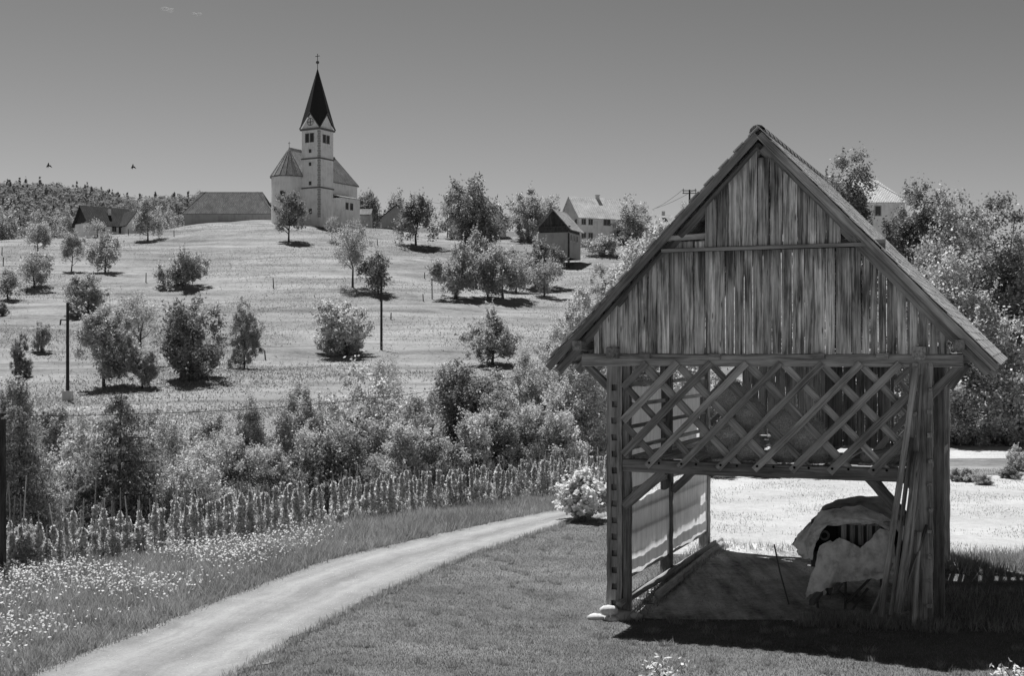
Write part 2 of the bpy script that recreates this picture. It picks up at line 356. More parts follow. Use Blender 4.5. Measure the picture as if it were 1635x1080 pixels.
# ------------------------------------------------------------------ foliage prototypes
def leaf_quads(C, size, out=None, upb=.25, asp=.55, outb=.5, zs=1.0):
    n = len(C); C = C * np.array([1, 1, zs]); nrm = rng.normal(size=(n, 3)); nrm[:, 2] += upb
    if out is not None: nrm += out * outb
    nrm /= np.linalg.norm(nrm, axis=1)[:, None]
    r = rng.normal(size=(n, 3)); t = np.cross(nrm, r); t /= np.linalg.norm(t, axis=1)[:, None]; b = np.cross(nrm, t)
    s = (size * rng.uniform(.6, 1.35, n))[:, None]
    q = np.stack([C - t * s, C - b * s * asp, C + t * s, C + b * s * asp], 1)
    q = q.reshape(-1, 3); q[:, 2] /= zs; return q
def lobed(kind, K, per, cr, zs=1.0):
    """clump centres and leaf centres of a crown filling x,y in [-.5,.5], z in [0,1]"""
    if kind == 'round': base, lobes, zc, zr = .2, 8, .62, .36
    elif kind == 'tall': base, lobes, zc, zr = .12, 9, .56, .43
    elif kind == 'bush': base, lobes, zc, zr = .0, 9, .46, .50
    else: base, lobes, zc, zr = .2, 10, .6, .38
    L = []; lobes = int(lobes * max(1, zs ** .8))
    for i in range(lobes):
        a = 2 * math.pi * (i + random.random()) / lobes * 1.6; h = random.uniform(-.75, .8)
        rr = .30 * math.sqrt(max(.05, 1 - h * h)) * random.uniform(.5, 1.4)
        L.append((math.cos(a) * rr, math.sin(a) * rr, zc + h * zr * (.62 + .12 * min(1, zs - 1)), random.uniform(.11, .27)))
    L.append((0, 0, zc, .28)); L.append((random.uniform(-.08, .08), random.uniform(-.08, .08), zc + zr * (.55 + .15 * min(1, zs - 1)), .2))
    C = []
    for _ in range(K):
        l = L[random.randrange(len(L))]; d = Vector((random.gauss(0, 1), random.gauss(0, 1), random.gauss(.25, 1))).normalized()
        q = random.uniform(.55, 1.05) * l[3]
        C.append((l[0] + d.x * q, l[1] + d.y * q, max(base * .8, l[2] + d.z * q * (zr / .36) / max(1, zs ** .8))))
    C = np.array(C); P = np.repeat(C, per, 0) + rng.normal(size=(K * per, 3)) * np.array([cr, cr, cr / zs]) * rng.uniform(.5, 1.3, (K * per, 1))
    E = []
    for k in rng.integers(0, K, max(14, K // 5)):
        d = C[k] - np.array([0, 0, zc]); d = d / (np.linalg.norm(d) + 1e-6); d[2] = (d[2] + rng.uniform(0, .6)) / max(1, zs); m = max(6, per // 5)
        E.append(C[k] + d * rng.uniform(.02, .17 if zs < 1.9 else .08, m)[:, None] + rng.normal(0, cr * .22, (m, 3)) * np.array([1, 1, 1 / zs]))
    hz = np.percentile(P[:, 2], 99.3); hr = np.percentile(np.hypot(P[:, 0], P[:, 1]), 97); fs = np.array([.5 / hr, .5 / hr, 1 / hz])
    if kind in ('bush', 'round') or zs > 1.9:
        z0 = np.percentile(P[:, 2], 2.5) - (.13 * hz if kind == 'round' else 0)
        for Aq in [P, C] + E: Aq[:, 2] = np.maximum(0, (Aq[:, 2] - z0) / (hz - z0) * hz)
    if kind == 'bush':
        for Aq in [P, C] + E: Aq[:, :2] *= np.minimum(1, .5 + 1.5 * Aq[:, 2:3] / hz)
    P = np.concatenate([P] + E) * fs; C = C * fs; zc = zc / hz; P[:, 2] = np.maximum(P[:, 2], .01)
    o = P - np.array([0, 0, zc]); o /= np.linalg.norm(o, axis=1)[:, None] + 1e-6
    return C, P, o
def trunk_mesh(kind, C, name):
    b = MB(); top = .75
    P = [(random.uniform(-.012, .012) * i, random.uniform(-.012, .012) * i, top * i / 5) for i in range(6)]
    b.tube(P, [.030, .022, .019, .015, .010, .004], 7)
    if kind != 'tall' or True:
        idx = list(range(len(C))); random.shuffle(idx)
        for k in idx[:9]:
            c = Vector(C[k]); s = max(.12, min(.6, c.z - .28 * c.xy.length - .12)); q = Vector(P[0]).lerp(Vector(P[5]), s / top)
            mid = q.lerp(c, .5) + Vector((random.uniform(-.03, .03), random.uniform(-.03, .03), -.02)); b.tube([q, mid, c], [.011, .007, .003], 5)
    return mesh(name, b.V, b.F, True)
def proto(kind, K, per, cr, size, mat, nm, zs):
    if kind == 'conifer':
        C = []; P = []; O = []
        for _ in range(K):
            z = .06 + .94 * (1 - math.sqrt(random.random()) * .98) if random.random() < .85 else random.uniform(.05, .98); a = random.uniform(0, 6.283); rr = .62 * (1.02 - z) ** .72 * random.uniform(.6, 1.08)
            tip = np.array([math.cos(a) * rr, math.sin(a) * rr, z - .10 * rr]); root = np.array([0, 0, z]); C.append(tip)
            t = rng.uniform(.15, 1, per) ** .7; pts = root + (tip - root) * t[:, None] + rng.normal(size=(per, 3)) * cr * np.array([1, 1, .5]); pts[:, 2] -= .03 * t
            P.append(pts); O.append(np.repeat(((tip - root) / (np.linalg.norm(tip - root) + 1e-6))[None], per, 0))
        P = np.concatenate(P); O = np.concatenate(O); P[:, 2] = np.maximum(P[:, 2], .01); C = np.array(C)
        b = MB(); b.tube([(0, 0, 0), (0, 0, .5), (0, 0, .98)], [.022, .014, .003], 6)
        for k in range(0, 40): b.tube([(0, 0, C[k][2]), tuple(C[k])], [.006, .002], 4)
        tm = mesh(nm + '_trunk', b.V, b.F, True); asp = .35
    else:
        C, P, O = lobed(kind, int(K * max(1, zs ** .85)), per, cr, zs); tm = trunk_mesh(kind, C, nm + '_trunk'); asp = .55
    cm = fast_mesh(nm + '_crown', leaf_quads(P, size, O, .3, asp, .5, zs), 4); cm.materials.append(M[mat]); tm.materials.append(M['bark'])
    return (tm, cm)
PROTO = {}
def get_proto(kind, mat, res, ratio):
    zs = 1.0 if kind == 'conifer' else min((.75, 1.05, 1.5, 2.2, 3.0), key=lambda q: abs(math.log(q / ratio))); key = (kind, mat, res, zs)
    if key not in PROTO:
        lst = []
        for i in range(4 if res == 0 else 2):
            if kind == 'conifer': a = (260, 20, .014, .026) if res == 0 else (700, 36, .014, .0145)
            elif kind == 'airy': a = (50, 44, .065, .022) if res == 0 else (120, 100, .06, .0115)
            else: a = (80, 56, .055, .028) if res == 0 else (200, 150, .036, .0150)
            if res == 2: a = (int(a[0] * .7), int(a[1] * .75), a[2] * 1.05, a[3] * 1.35)
            lst.append(proto(kind, *a, mat, 'plant_%s' % kind, zs))
        PROTO[key] = lst
    lst = PROTO[key]; return lst[random.randrange(len(lst))]
def plant(name, label, cat, px, Y, top, width, kind, mat, res=0, group=None, base=None):
    """px: photo column of the stem; Y: metres away, or None to stand where the ground is seen at photo row 'base'"""
    if Y is None: Y = find_Y(px, base)
    x = at(px, Y); z = Hs(x, Y); h = zat(top, Y) - z; wd = width / F * Y
    wf = {'bush': 1.08, 'tall': 1.05, 'round': 1.16, 'airy': 1.08, 'conifer': 1.0}[kind]
    e = empty(name, (x, Y, z - .03), random.uniform(0, 6.28), label, cat, group, (wd * wf, wd * wf, h))
    e.rotation_euler.x = random.gauss(0, .035); e.rotation_euler.y = random.gauss(0, .035)
    t, c = get_proto(kind, mat, res, max(.2, h / wd))
    link('trunk' if name.endswith('tree') or name in ('birch', 'conifer') else 'stem', t, None, e); link('crown', c, None, e)
    return e

# ------------------------------------------------------------------ the far wooded hills
def hill_top(px): return np.interp(px, [-700, -200, 0, 60, 120, 180, 210, 260, 320, 420, 560, 900], [300, 285, 288, 290, 293, 304, 314, 308, 309, 318, 330, 345])
hpx = np.linspace(-900, 900, 90); hy = np.linspace(520, 1500, 26)
def hillZ(px, Y):
    t = np.clip((Y - 560) / 800, 0, 1); s = t * t * (3 - 2 * t)
    zt = EYE + (HY - hill_top(px) - 32) / F * 1360
    return 14 * (1 - s) + zt * s
V = [((p - CX) / F * y, y, float(hillZ(p, y)) - 2) for y in hy for p in hpx]; m_ = len(hpx)
tag(link('hill', mesh('hill', V, [(i * m_ + j, i * m_ + j + 1, (i + 1) * m_ + j + 1, (i + 1) * m_ + j) for i in range(len(hy) - 1) for j in range(m_ - 1)], True), M['forestfloor']), kind='structure')
Q = []
for _ in range(2600):
    Y = 540 + 850 * random.random() ** .8; px = random.uniform(-260, 640); z = float(hillZ(px, Y)); x = (px - CX) / F * Y
    con = random.random() < .13; h = random.uniform(10, 17) * (1.25 if con else 1); r = h * (.22 if con else random.uniform(.36, .5)); n = 46
    d = rng.normal(size=(n, 3)); d /= np.linalg.norm(d, axis=1)[:, None]
    if con:
        t = rng.uniform(0, 1, n); C = np.stack([d[:, 0] * r * (1 - t), d[:, 1] * r * (1 - t), t * h], 1)
    else: C = d * np.array([r, r, h * .45]) * rng.uniform(.75, 1.05, (n, 1)) + np.array([0, 0, h * .55])
    Q.append(leaf_quads(C + np.array([x, Y, z - 2]), 1.5, d, .4, .7, 2.6))
fo = fast_mesh('far_forest', np.concatenate(Q), 4)
tag(link('far_forest', fo, M['leaf_haze']), 'wooded hills of far trees on the left horizon', 'forest', None, 'stuff')  # distance haze is painted in as a raised, flattened leaf tone

# ------------------------------------------------------------------ church on the hill
def gable_tri(b, x0, x1, y, z0, zt, th=.25):
    c = (x0 + x1) / 2; V = [(x0, y, z0), (x1, y, z0), (c, y, zt), (x0, y + th, z0), (x1, y + th, z0), (c, y + th, zt)]
    b.add(V, [(0, 1, 2), (5, 4, 3), (0, 3, 4, 1), (1, 4, 5, 2), (2, 5, 3, 0)])
def window(parent, o, ax, wd, h, nrm, fr=.08, frame=M['frame'], arch=False):
    """a window proud-framed on a wall: o = centre bottom, ax = unit along the wall, nrm = outward"""
    o, ax, nrm = Vector(o), Vector(ax), Vector(nrm); b = MB()
    def bx(a0, a1, z0, z1, d0, d1, bb):
        V = [o + ax * a + nrm * d + Vector((0, 0, z)) for z in (z0, z1) for d in (d0, d1) for a in (a0, a1)]
        bb.add(V, [(0, 2, 3, 1), (4, 5, 7, 6), (0, 1, 5, 4), (2, 6, 7, 3), (0, 4, 6, 2), (1, 3, 7, 5)])
    bx(-wd / 2 - fr, -wd / 2, -fr, h + fr, -.05, .07, b); bx(wd / 2, wd / 2 + fr, -fr, h + fr, -.05, .07, b)
    bx(-wd / 2, wd / 2, h, h + fr, -.05, .068, b); bx(-wd / 2 - .02, wd / 2 + .02, -fr, 0, -.05, .11, b)
    if wd > .75 and not arch: bx(-.03, .03, 0, h, -.05, .04, b)
    f = b.build('window', frame, parent); g = MB(); bx(-wd / 2, wd / 2, 0, h, -.05, .018, g); g.build('pane', M['glass'], f)
    return f
YC = 270; zc = Hs(at(510, YC), YC) - .4
ch = empty('church', (at(510, YC), YC, zc), R(-30), 'white church with tall dark pointed spire on the hilltop', 'church')
zb = zat(347, YC) - zc                                          # wall foot as seen
W_ = 4.6
def cz(py): return zat(py, YC) - zc
b = MB(); b.box(-W_, 0, 0, W_, -1.5, cz(205)); tw = b.build('tower', M['church'], ch)
for k, py in enumerate((252, 299)): MB().box(-W_ - .14, .14, -.14, W_ + .14, cz(py) - .12, cz(py) + .16).build('string_course', M['trim'], ch)
MB().box(-W_ - .3, .3, -.3, W_ + .3, cz(205) - .15, cz(205) + .22).build('cornice', M['trim'], ch)
b = MB()
for i in range(36):
    z0 = zb + i * .5
    if z0 > cz(209): break
    d = .5 if i % 2 else .42
    b.box(-d, .035, -.035, d * .8 + .01, z0, z0 + .44)
b.build('quoins', M['quoin'], ch)
zg = cz(178); zco = cz(205) + .22
b = MB(); gable_tri(b, -W_, 0, -.02, zco, zg - .2); b.build('gablet', M['church'], ch)
b = MB(); V = [(0.02, 0, zco), (0.02, W_, zco), (0.02, W_ / 2, zg - .2), (-.25, 0, zco), (-.25, W_, zco), (-.25, W_ / 2, zg - .2)]
b.add(V, [(0, 1, 2), (5, 4, 3), (0, 3, 4, 1), (1, 4, 5, 2), (2, 5, 3, 0)]); b.build('gablet', M['church'], ch)
e = .32; c0 = -W_ / 2; apex = (c0, W_ / 2, cz(103))
cn = [(-W_ - e, -e, zco), (e, -e, zco), (e, W_ + e, zco), (-W_ - e, W_ + e, zco)]
md = [(c0, -e, zg), (e, W_ / 2, zg), (c0, W_ + e, zg), (-W_ - e, W_ / 2, zg)]
V = [apex] + cn + md; Fc = []
for i in range(4): Fc += [(0, 1 + i, 5 + i), (0, 5 + i, 1 + (i + 1) % 4)]
sp = link('spire', mesh('spire', V, Fc), M['slate'], ch)
b = MB()
for i in range(4):
    for q in (cn[i], cn[(i + 1) % 4]): b.bar(q, md[i], .22, .16)
b.build('verge', M['trim'], ch)
b = MB(); b.tube([(c0, W_ / 2, cz(106)), (c0, W_ / 2, cz(80))], .07, 6); b.bar((c0 - .55, W_ / 2, cz(84)), (c0 + .55, W_ / 2, cz(84)), .12, .12); b.build('cross', M['iron'], ch)
MB().ball((c0, W_ / 2, cz(94)), .36, 10).build('ball', M['iron'], ch)
for dx in (-.62, .62):
    window(ch, (c0 - .25 + dx, 0, cz(225)), (1, 0, 0), .78, cz(212) - cz(225), (0, -1, 0), .12, M['trim'], True)
    window(ch, (0, W_ / 2 - .1 + dx, cz(226)), (0, 1, 0), .78, cz(214) - cz(226), (1, 0, 0), .12, M['trim'], True)
for py, s in ((242, .45), (263, .45), (294, .5), (340, .7)): window(ch, (c0 - .1, 0, cz(py)), (1, 0, 0), s, s * 1.3, (0, -1, 0), .08, M['trim'])
# clock face as a cross in a ring on the front gablet, as seen
b = MB(); ringP = [(c0 + math.cos(t) * .75, -.1, cz(193) + math.sin(t) * .75) for t in np.linspace(0, 6.2832, 17)]
b.tube(ringP, .05, 5); b.box(c0 - .7, c0 + .7, -.12, -.05, cz(193) - .07, cz(193) + .07); b.box(c0 - .07, c0 + .07, -.124, -.05, cz(193) - .7, cz(193) + .7); b.build('gable_emblem', M['trim'], ch)
# nave and apse
nx, nr, nl = -8.1, 3.55, 19.0; ze, zr_ = cz(279), cz(231)
ap = [(nx + nr * math.cos(a), nr * -abs(math.sin(a)), 0) for a in np.linspace(0, math.pi, 10)]
ring = [(x, y) for x, y, _ in ap] + [(nx - nr, nl), (nx + nr, nl)]
n_ = len(ring); V = [(x, y, -1.5) for x, y in ring] + [(x, y, ze) for x, y in ring]
link('nave', mesh('nave', V, [(i, i + n_, (i + 1) % n_ + n_, (i + 1) % n_) for i in range(n_)] + [tuple(range(n_, 2 * n_))]), M['church'], ch)
ov = [(nx + (x - nx) * 1.08, (y * 1.08 if y < 1 else y + .3)) for x, y in ring]
V = [(x, y, ze + .02) for x, y in ov] + [(nx, .2, zr_), (nx, nl - 3.4, zr_ - .1)] + [(x, y, ze - .22) for x, y in ov]
A_, B_ = n_, n_ + 1; Fc = [(i, A_, i + 1) for i in range(9)] + [(9, A_, B_, 10), (10, B_, 11), (11, B_, A_, 0)] + [(i, (i + 1) % n_, n_ + 2 + (i + 1) % n_, n_ + 2 + i) for i in range(n_)]
link('roof', mesh('church_roof', V, Fc), M['roof_ch'], ch)
b = MB()
for i in range(0, 10): b.bar((ov[i][0], ov[i][1], ze + .06), (nx, .2, zr_ + .05), .10, .10)
b.bar((nx, .2, zr_ + .05), (nx, nl - 3.4, zr_ - .05), .16, .12); b.build('roof_ridge', M['roof_mid'], ch)
b = MB(); b.tube([(nx, .2, zr_), (nx, .2, zr_ + 1.3)], .05, 5); b.bar((nx - .3, .2, zr_ + .95), (nx + .3, .2, zr_ + .95), .07, .07); b.build('roof_cross', M['iron'], ch)
a = R(70); window(ch, (nx + (nr + .02) * math.cos(a), -(nr + .0) * math.sin(a), cz(322)), (math.sin(a), math.cos(a), 0), .9, 2.2, (math.cos(a), -math.sin(a), 0), .12, M['trim'], True)
MB().box(nx + nr, -1.0, 8.6, 15.2, -1.5, cz(308)).build('sacristy', M['church'], ch)
MB().slab([(-.8, 8.4, cz(308)), (-.8, 15.4, cz(308)), (nx + nr, 15.4, cz(300)), (nx + nr, 8.4, cz(300))], .15).build('sacristy_roof', M['roof_ch'], ch)
for y in (10.6, 12.2): window(ch, (-1.0, y, cz(326)), (0, 1, 0), .8, 1.3, (1, 0, 0), .1, M['trim'])
for y in (17.2,): window(ch, (nx + nr, y, cz(318)), (0, 1, 0), .8, 1.6, (1, 0, 0), .1, M['trim'])

# ------------------------------------------------------------------ houses
def house(name, label, px, Y, base, yaw, w_, l_, hw, hr, wall, roof, wins=(), over=.35, gable=None, chimneys=(), cat='house', lower=None, hip=0, hc=None):
    """corner at the origin, gable end along +x (width w_), long side along +y (length l_)"""
    x = at(px, Y); z = zat(base, Y)
    e = empty(name, (x, Y, z), yaw, label, cat); b = MB(); g0 = lower or 0
    b.box(0, w_, 0, l_, -2.5, hw)
    we = b.build('wall', wall, e)
    if not hip:
        b = MB(); gable_tri(b, 0, w_, -.0, hw, hw + hr - .05, .22); b.build('gable', gable or wall, e); b = MB(); gable_tri(b, 0, w_, l_ - .22, hw, hw + hr - .05, .22); b.build('gable', gable or wall, e)
    c = w_ / 2; sl = hr / c; dz = over * sl
    for s in (0, 1):
        xo = -over if s == 0 else w_ + over
        q = [(xo, -over + hip * 0, hw - dz), (c, -over + hip * (c + over), hw + hr), (c, l_ + over - hip * (c + over), hw + hr), (xo, l_ + over, hw - dz)]
        if s: q = q[::-1]
        MB().slab([(p[0], p[1], p[2] + .03) for p in q][::-1], .16).build('roof', roof, e)
    if hip:
        MB().slab([(-over, -over, hw - dz + .03), (w_ + over, -over, hw - dz + .03), (c, -over + c + over, hw + hr + .03)], .14).build('roof', roof, e)
        MB().slab([(w_ + over, l_ + over, hw - dz + .03), (-over, l_ + over, hw - dz + .03), (c, l_ - c, hw + hr + .03)], .14).build('roof', roof, e)
    for (cx_, cy_, hh) in chimneys:
        b = MB(); zt = hw + hr - abs(cx_ - c) * sl; b.box(cx_ - .35, cx_ + .35, cy_ - .35, cy_ + .35, zt - .6, zt + hh); b.box(cx_ - .45, cx_ + .45, cy_ - .45, cy_ + .45, zt + hh, zt + hh + .15); b.build('chimney', hc or M['stone'], e)
    for (side, a, zz, ww, hh) in wins:
        if side == 'f': window(e, (a, 0, zz), (1, 0, 0), ww, hh, (0, -1, 0), .1)
        elif side == 'r': window(e, (w_, a, zz), (0, 1, 0), ww, hh, (1, 0, 0), .1)
        else: window(e, (0, a, zz), (0, 1, 0), ww, hh, (-1, 0, 0), .1)
    return e
# big pale farmhouse right of centre: gable turned left, long side right
h = house('farmhouse', 'large farmhouse with plain pale roof and small dark windows on the ridge', 925, 268, 383, R(-72), 8.6, 12.4, 4.9, 4.5, M['white'], M['roof_pale'], (), .3, None, [(4.3, 6.5, .5)])
h.rotation_euler = (0, 0, R(-65)); h.location = (at(925, 268) - 8.6 * math.cos(R(65)), 268 + 8.6 * math.sin(R(65)), zat(384, 268))
for (a, zz, ww, hh) in ((1.0, 3.3, .9, 1.1), (2.6, 3.3, .9, 1.1), (6.4, 3.3, 1.5, 1.3), (1.0, .5, .9, 1.1), (2.6, .5, .9, 1.1), (9.2, 1.2, .9, 1.0)): window(h, (8.6, a, zz), (0, 1, 0), ww, hh, (1, 0, 0), .1)
for (a, zz) in ((7.2, 3.3), (7.2, .6), (4.6, 3.3)): window(h, (a, 0, zz), (1, 0, 0), .9, 1.1, (0, -1, 0), .1)
# the small dark barn below it
g = house('small_barn', 'small barn with dark timber gable over a pale stone base below the farmhouse', 907, 232, 391, R(-14), 5.4, 7.0, 3.2, 3.0, M['timber'], M['roof_mid'], (), .7, M['timber'], (), 'barn')
g.rotation_euler = (0, 0, R(-20)); g.location = (at(907, 232) - 5.4 * math.cos(R(20)), 232 + 5.4 * math.sin(R(20)), zat(389, 232))
b = MB(); b.box(-.12, 5.52, -.12, 7.12, -2.5, 2.0); b.build('stone_base', M['stone_mid'], g)
b = MB(); b.box(-.5, 5.9, -.34, -.1, 2.9, 3.1); b.build('timber_band', M['timber'], g)
for i in range(9): MB().box(.35 + i * .55, .75 + i * .55, -.09, -.03, 3.15, 3.15 + max(.3, 2.5 - abs(.55 + i * .55 - 2.7) * 1.07)).build('plank', M['timber'], g)
for a in (1.2, 3.0, 4.8): window(g, (5.52, a, .6), (0, 1, 0), .9, 1.1, (1, 0, 0), .1)
house('house', 'low house with grey roof seen between the leafy tree and the hayrack roof', 1040, 275, 378, R(0), 9.0, 8.0, 2.3, 2.9, M['stone'], M['roof_mid'], ()).rotation_euler = (0, 0, 0)
o = bpy.data.objects['house']; o.rotation_euler = (0, 0, R(90)); o.location = (at(1092, 275), 275, zat(380, 275))
for ch_ in o.children:
    pass
b = MB(); b.box(3.0, 3.7, 3.6, 4.3, 5.0, 5.9); b.build('chimney', M['stone'], o)
# white gable house behind the biggest tree
o = house('house', 'tall white gable house half hidden behind the biggest round tree', 760, 275, 380, R(8), 12.2, 10, 4.2, 6.2, M['white'], M['roof_mid'], [('f', 9.6, .9, .9, 1.2), ('f', 9.6, 3.0, .8, 1.0)], .35, None, [(5.8, 1.4, .9)])
o.location = (at(716, 275), 275, zat(380, 275))
# low roofs by the church
o = house('house', 'low grey roofed house right beside the church wall', 578, 292, 350, R(90), 6, 6.5, 1.3, 1.4, M['stone_mid'], M['roof_barn']); o.location = (at(590, 292), 292, zat(351, 292))
o = house('house', 'small gabled house peeping out between two trees right of the church', 612, 285, 358, R(0), 6.5, 6, 1.6, 2.6, M['stone_mid'], M['roof_dark'])
o.location = (at(609, 285), 285, zat(358, 285))
# long barn left of the church
o = house('long_barn', 'long low barn with wide grey roof left of the church', 425, 300, 347, R(90), 8.0, 19.5, 1.0, 4.9, M['stone_mid'], M['roof_barn'], (), .4, M['timber'], (), 'barn', None, .7); o.location = (at(438, 300), 296, zat(348, 300))
# the house in the dip on the far left
o = house('cottage', 'cottage with dark roof and dark timber gable at the far left below the hills', 133, 285, 372, R(-60), 7.4, 10.2, 2.2, 3.9, M['white'], M['roof_dark'], [('r', 3.0, .5, .9, 1.2), ('r', 5.6, .5, .9, 1.2), ('r', 7.2, .2, 1.0, 1.8)], .6, M['timber'])
o.rotation_euler = (0, 0, R(-48)); o.location = (at(138, 285) - 3.5, 285 + 3, zat(373, 285))
b = MB(); V = [(7.4, 8.0, -1), (11.2, 8.0, -1), (11.2, 8.0, 2.0), (9.3, 8.0, 5.2), (7.4, 8.0, 2.0)]
b = MB(); b.box(7.4, 10.4, 7.2, 11.6, -2, 2.1); V = [(10.39, 7.2, 2.1), (10.39, 11.6, 2.1), (10.39, 9.4, 4.9), (10.1, 7.2, 2.1), (10.1, 11.6, 2.1), (10.1, 9.4, 4.9)]
b.add(V, [(0, 1, 2), (5, 4, 3), (0, 3, 4, 1), (1, 4, 5, 2), (2, 5, 3, 0)]); b.build('wing', M['white'], o)
MB().slab([(3.8, 9.4, 5.05), (11.0, 9.4, 5.05), (11.0, 6.7, 1.55), (3.8, 6.7, 1.55)], -.15).build('wing_roof', M['roof_dark'], o)
MB().slab([(3.8, 12.1, 1.55), (11.0, 12.1, 1.55), (11.0, 9.4, 5.05), (3.8, 9.4, 5.05)], -.15).build('wing_roof', M['roof_dark'], o)
window(o, (10.4, 9.4, 2.3), (0, 1, 0), 1.1, 1.4, (1, 0, 0), .1)
MB().box(4.9, 5.5, 5.2, 5.8, 3.8, 5.6).build('chimney', M['white'], o)
# hipped house on the right
o = house('house', 'hipped house with smooth pale roof above the trees on the right', 1440, 170, 350, R(90), 7.4, 11.5, 3.6, 3.1, M['white'], M['roof_pale'], [('l', 3.5, 1.6, .7, 1.2), ('l', 8.2, 1.6, .7, 1.2)], .4, None, (), 'house', None, .75)
o.location = (at(1440, 170) + .4, 170, zat(364, 170))
o = house('house', 'low pale roof showing between two tall trees at the right edge', 1560, 190, 350, R(90), 7, 9, 1.2, 1.6, M['stone'], M['roof_mid']); o.location = (at(1575, 190), 190, zat(363, 190))

# ------------------------------------------------------------------ the hayrack
HR = empty('hayrack', (BX, BY, 0), -TH, 'old timber hayrack barn with tall planked gable and lattice front', 'barn')
PU, VB, VM = 2.42, 6.45, 3.3
RZ, RU, EZ = 7.72, 3.50, 4.06                                  # ridge height, eave half width, eave height
def roof_z(u): return RZ - abs(u) * (RZ - EZ) / RU
def post(u, v, wd, th, z0, z1, holes=0, both=False):
    b = bmesh.new(); n = 24
    xs = [-wd / 2, -.045, .045, wd / 2]; zs = [z0 + (z1 - z0) * i / n for i in range(n + 1)]
    if holes:
        zs = [z0]; z = z0 + .38
        while z < z1 - .2: zs += [z, z + .10]; z += .275
        zs.append(z1)
    def grid(pts): return [[b.verts.new(p) for p in row] for row in pts]
    jx = [random.uniform(-.008, .008) for _ in zs]; jy = [random.uniform(-.006, .006) for _ in zs]
    G = grid([[(x + jx[i], -th / 2 + jy[i], z) for x in xs] for i, z in enumerate(zs)]); B = grid([[(x + jx[i], th / 2 + jy[i], z) for x in (xs[0], xs[-1])] for i, z in enumerate(zs)])
    hf = []
    for i in range(len(zs) - 1):
        for j in range(3):
            f = b.faces.new((G[i][j], G[i][j + 1], G[i + 1][j + 1], G[i + 1][j]))
            if holes and j == 1 and i % 2 == 1: hf.append(f)
        b.faces.new((B[i][1], B[i][0], B[i + 1][0], B[i + 1][1])); b.faces.new((G[i][3], B[i][1], B[i + 1][1], G[i + 1][3])); b.faces.new((B[i][0], G[i][0], G[i + 1][0], B[i + 1][0]))
    b.faces.new((G[0][0], B[0][0], B[0][1], G[0][3], G[0][2], G[0][1])); b.faces.new((G[-1][0], G[-1][1], G[-1][2], G[-1][3], B[-1][1], B[-1][0]))
    if hf:
        r = bmesh.ops.extrude_discrete_faces(b, faces=hf)
        for f in r['faces']: bmesh.ops.translate(b, verts=f.verts, vec=(0, .07, 0))
        # walls of the mortise
        for f in r['faces']:
            vs_ = list(f.verts)
            up = [b.verts.new((q.co.x, q.co.y - .07, q.co.z)) for q in vs_]
            for k in range(4): b.faces.new((vs_[k], vs_[(k + 1) % 4], up[(k + 1) % 4], up[k]))
    me = bpy.data.meshes.new('post'); b.to_mesh(me); b.free()
    o = link('post', me, M['beam'], HR); o.location = (u, v, 0); return o
post(-PU, .0, .26, .22, -.42, 4.0, 1); post(-PU + .19, .02, .11, .16, -.42, 4.0)
post(PU + .02, .0, .34, .24, -.1, 4.0); post(PU + .27, .25, .15, .18, -.1, 4.0)
for v in (VM, VB):
    post(-PU, v, .20, .22, -.3, 4.0); post(PU, v, .20, .22, -.1, 4.0)
# tie beams, plates, middle beam
def st(name, p0, p1, wd, th, mat='beam', side=(0, 1, 0), **k): return stick(name, p0, p1, wd, th, M[mat], HR, side, **k)
st('tie_beam', (-2.98, -.02, 4.04), (3.05, -.02, 4.04), .20, .22); st('tie_beam', (-2.9, VM, 4.04), (2.9, VM, 4.04), .2, .2); st('tie_beam', (-2.9, VB, 4.04), (2.9, VB, 4.04), .2, .2)
for s in (-1, 1): st('wall_plate', (s * PU, -.25, 4.16), (s * PU, VB + .3, 4.16), .2, .2, side=(1, 0, 0)); st('purlin', (s * 3.0, -.33, 4.28), (s * 3.0, VB + .35, 4.28), .16, .16, side=(1, 0, 0))
st('middle_beam', (-2.28, .0, 2.30), (2.3, .0, 2.30), .21, .2, jit=.012); st('middle_beam', (-2.28, VB, 2.30), (2.3, VB, 2.30), .2, .18); st('middle_beam', (-2.28, VM, 2.25), (2.3, VM, 2.25), .2, .18)
for s in (-1, 1): st('floor_joist', (s * 1.0, .1, 2.32), (s * 1.0, VB, 2.32), .14, .14, side=(1, 0, 0)); st('side_beam', (s * PU, .1, 2.30), (s * PU, VB, 2.30), .14, .14, side=(1, 0, 0))
for i in range(10):
    u = -2.1 + i * .46; st('floor_board', (u, .12, 2.415), (u, VB - .1, 2.415), .2, .03, 'inner', side=(0, 0, 1), jit=.003)
# knee braces
st('knee_brace', (-2.28, -.02, 1.62), (-1.62, -.02, 2.24), .16, .14, jit=.014); st('knee_brace', (2.25, .04, 1.55), (1.62, .04, 2.22), .17, .14, jit=.016)
st('knee_brace', (-2.5, -.02, 3.55), (-2.95, -.02, 3.98), .12, .12); st('knee_brace', (2.56, -.02, 3.5), (3.0, -.02, 3.98), .13, .12); st('knee_brace', (2.85, .35, 3.62), (3.1, .2, 3.98), .10, .10)
for v in (VM, VB):
    st('knee_brace', (-2.3, v, 1.55), (-1.6, v, 2.22), .14, .12); st('knee_brace', (2.3, v, 1.55), (1.6, v, 2.22), .14, .12)
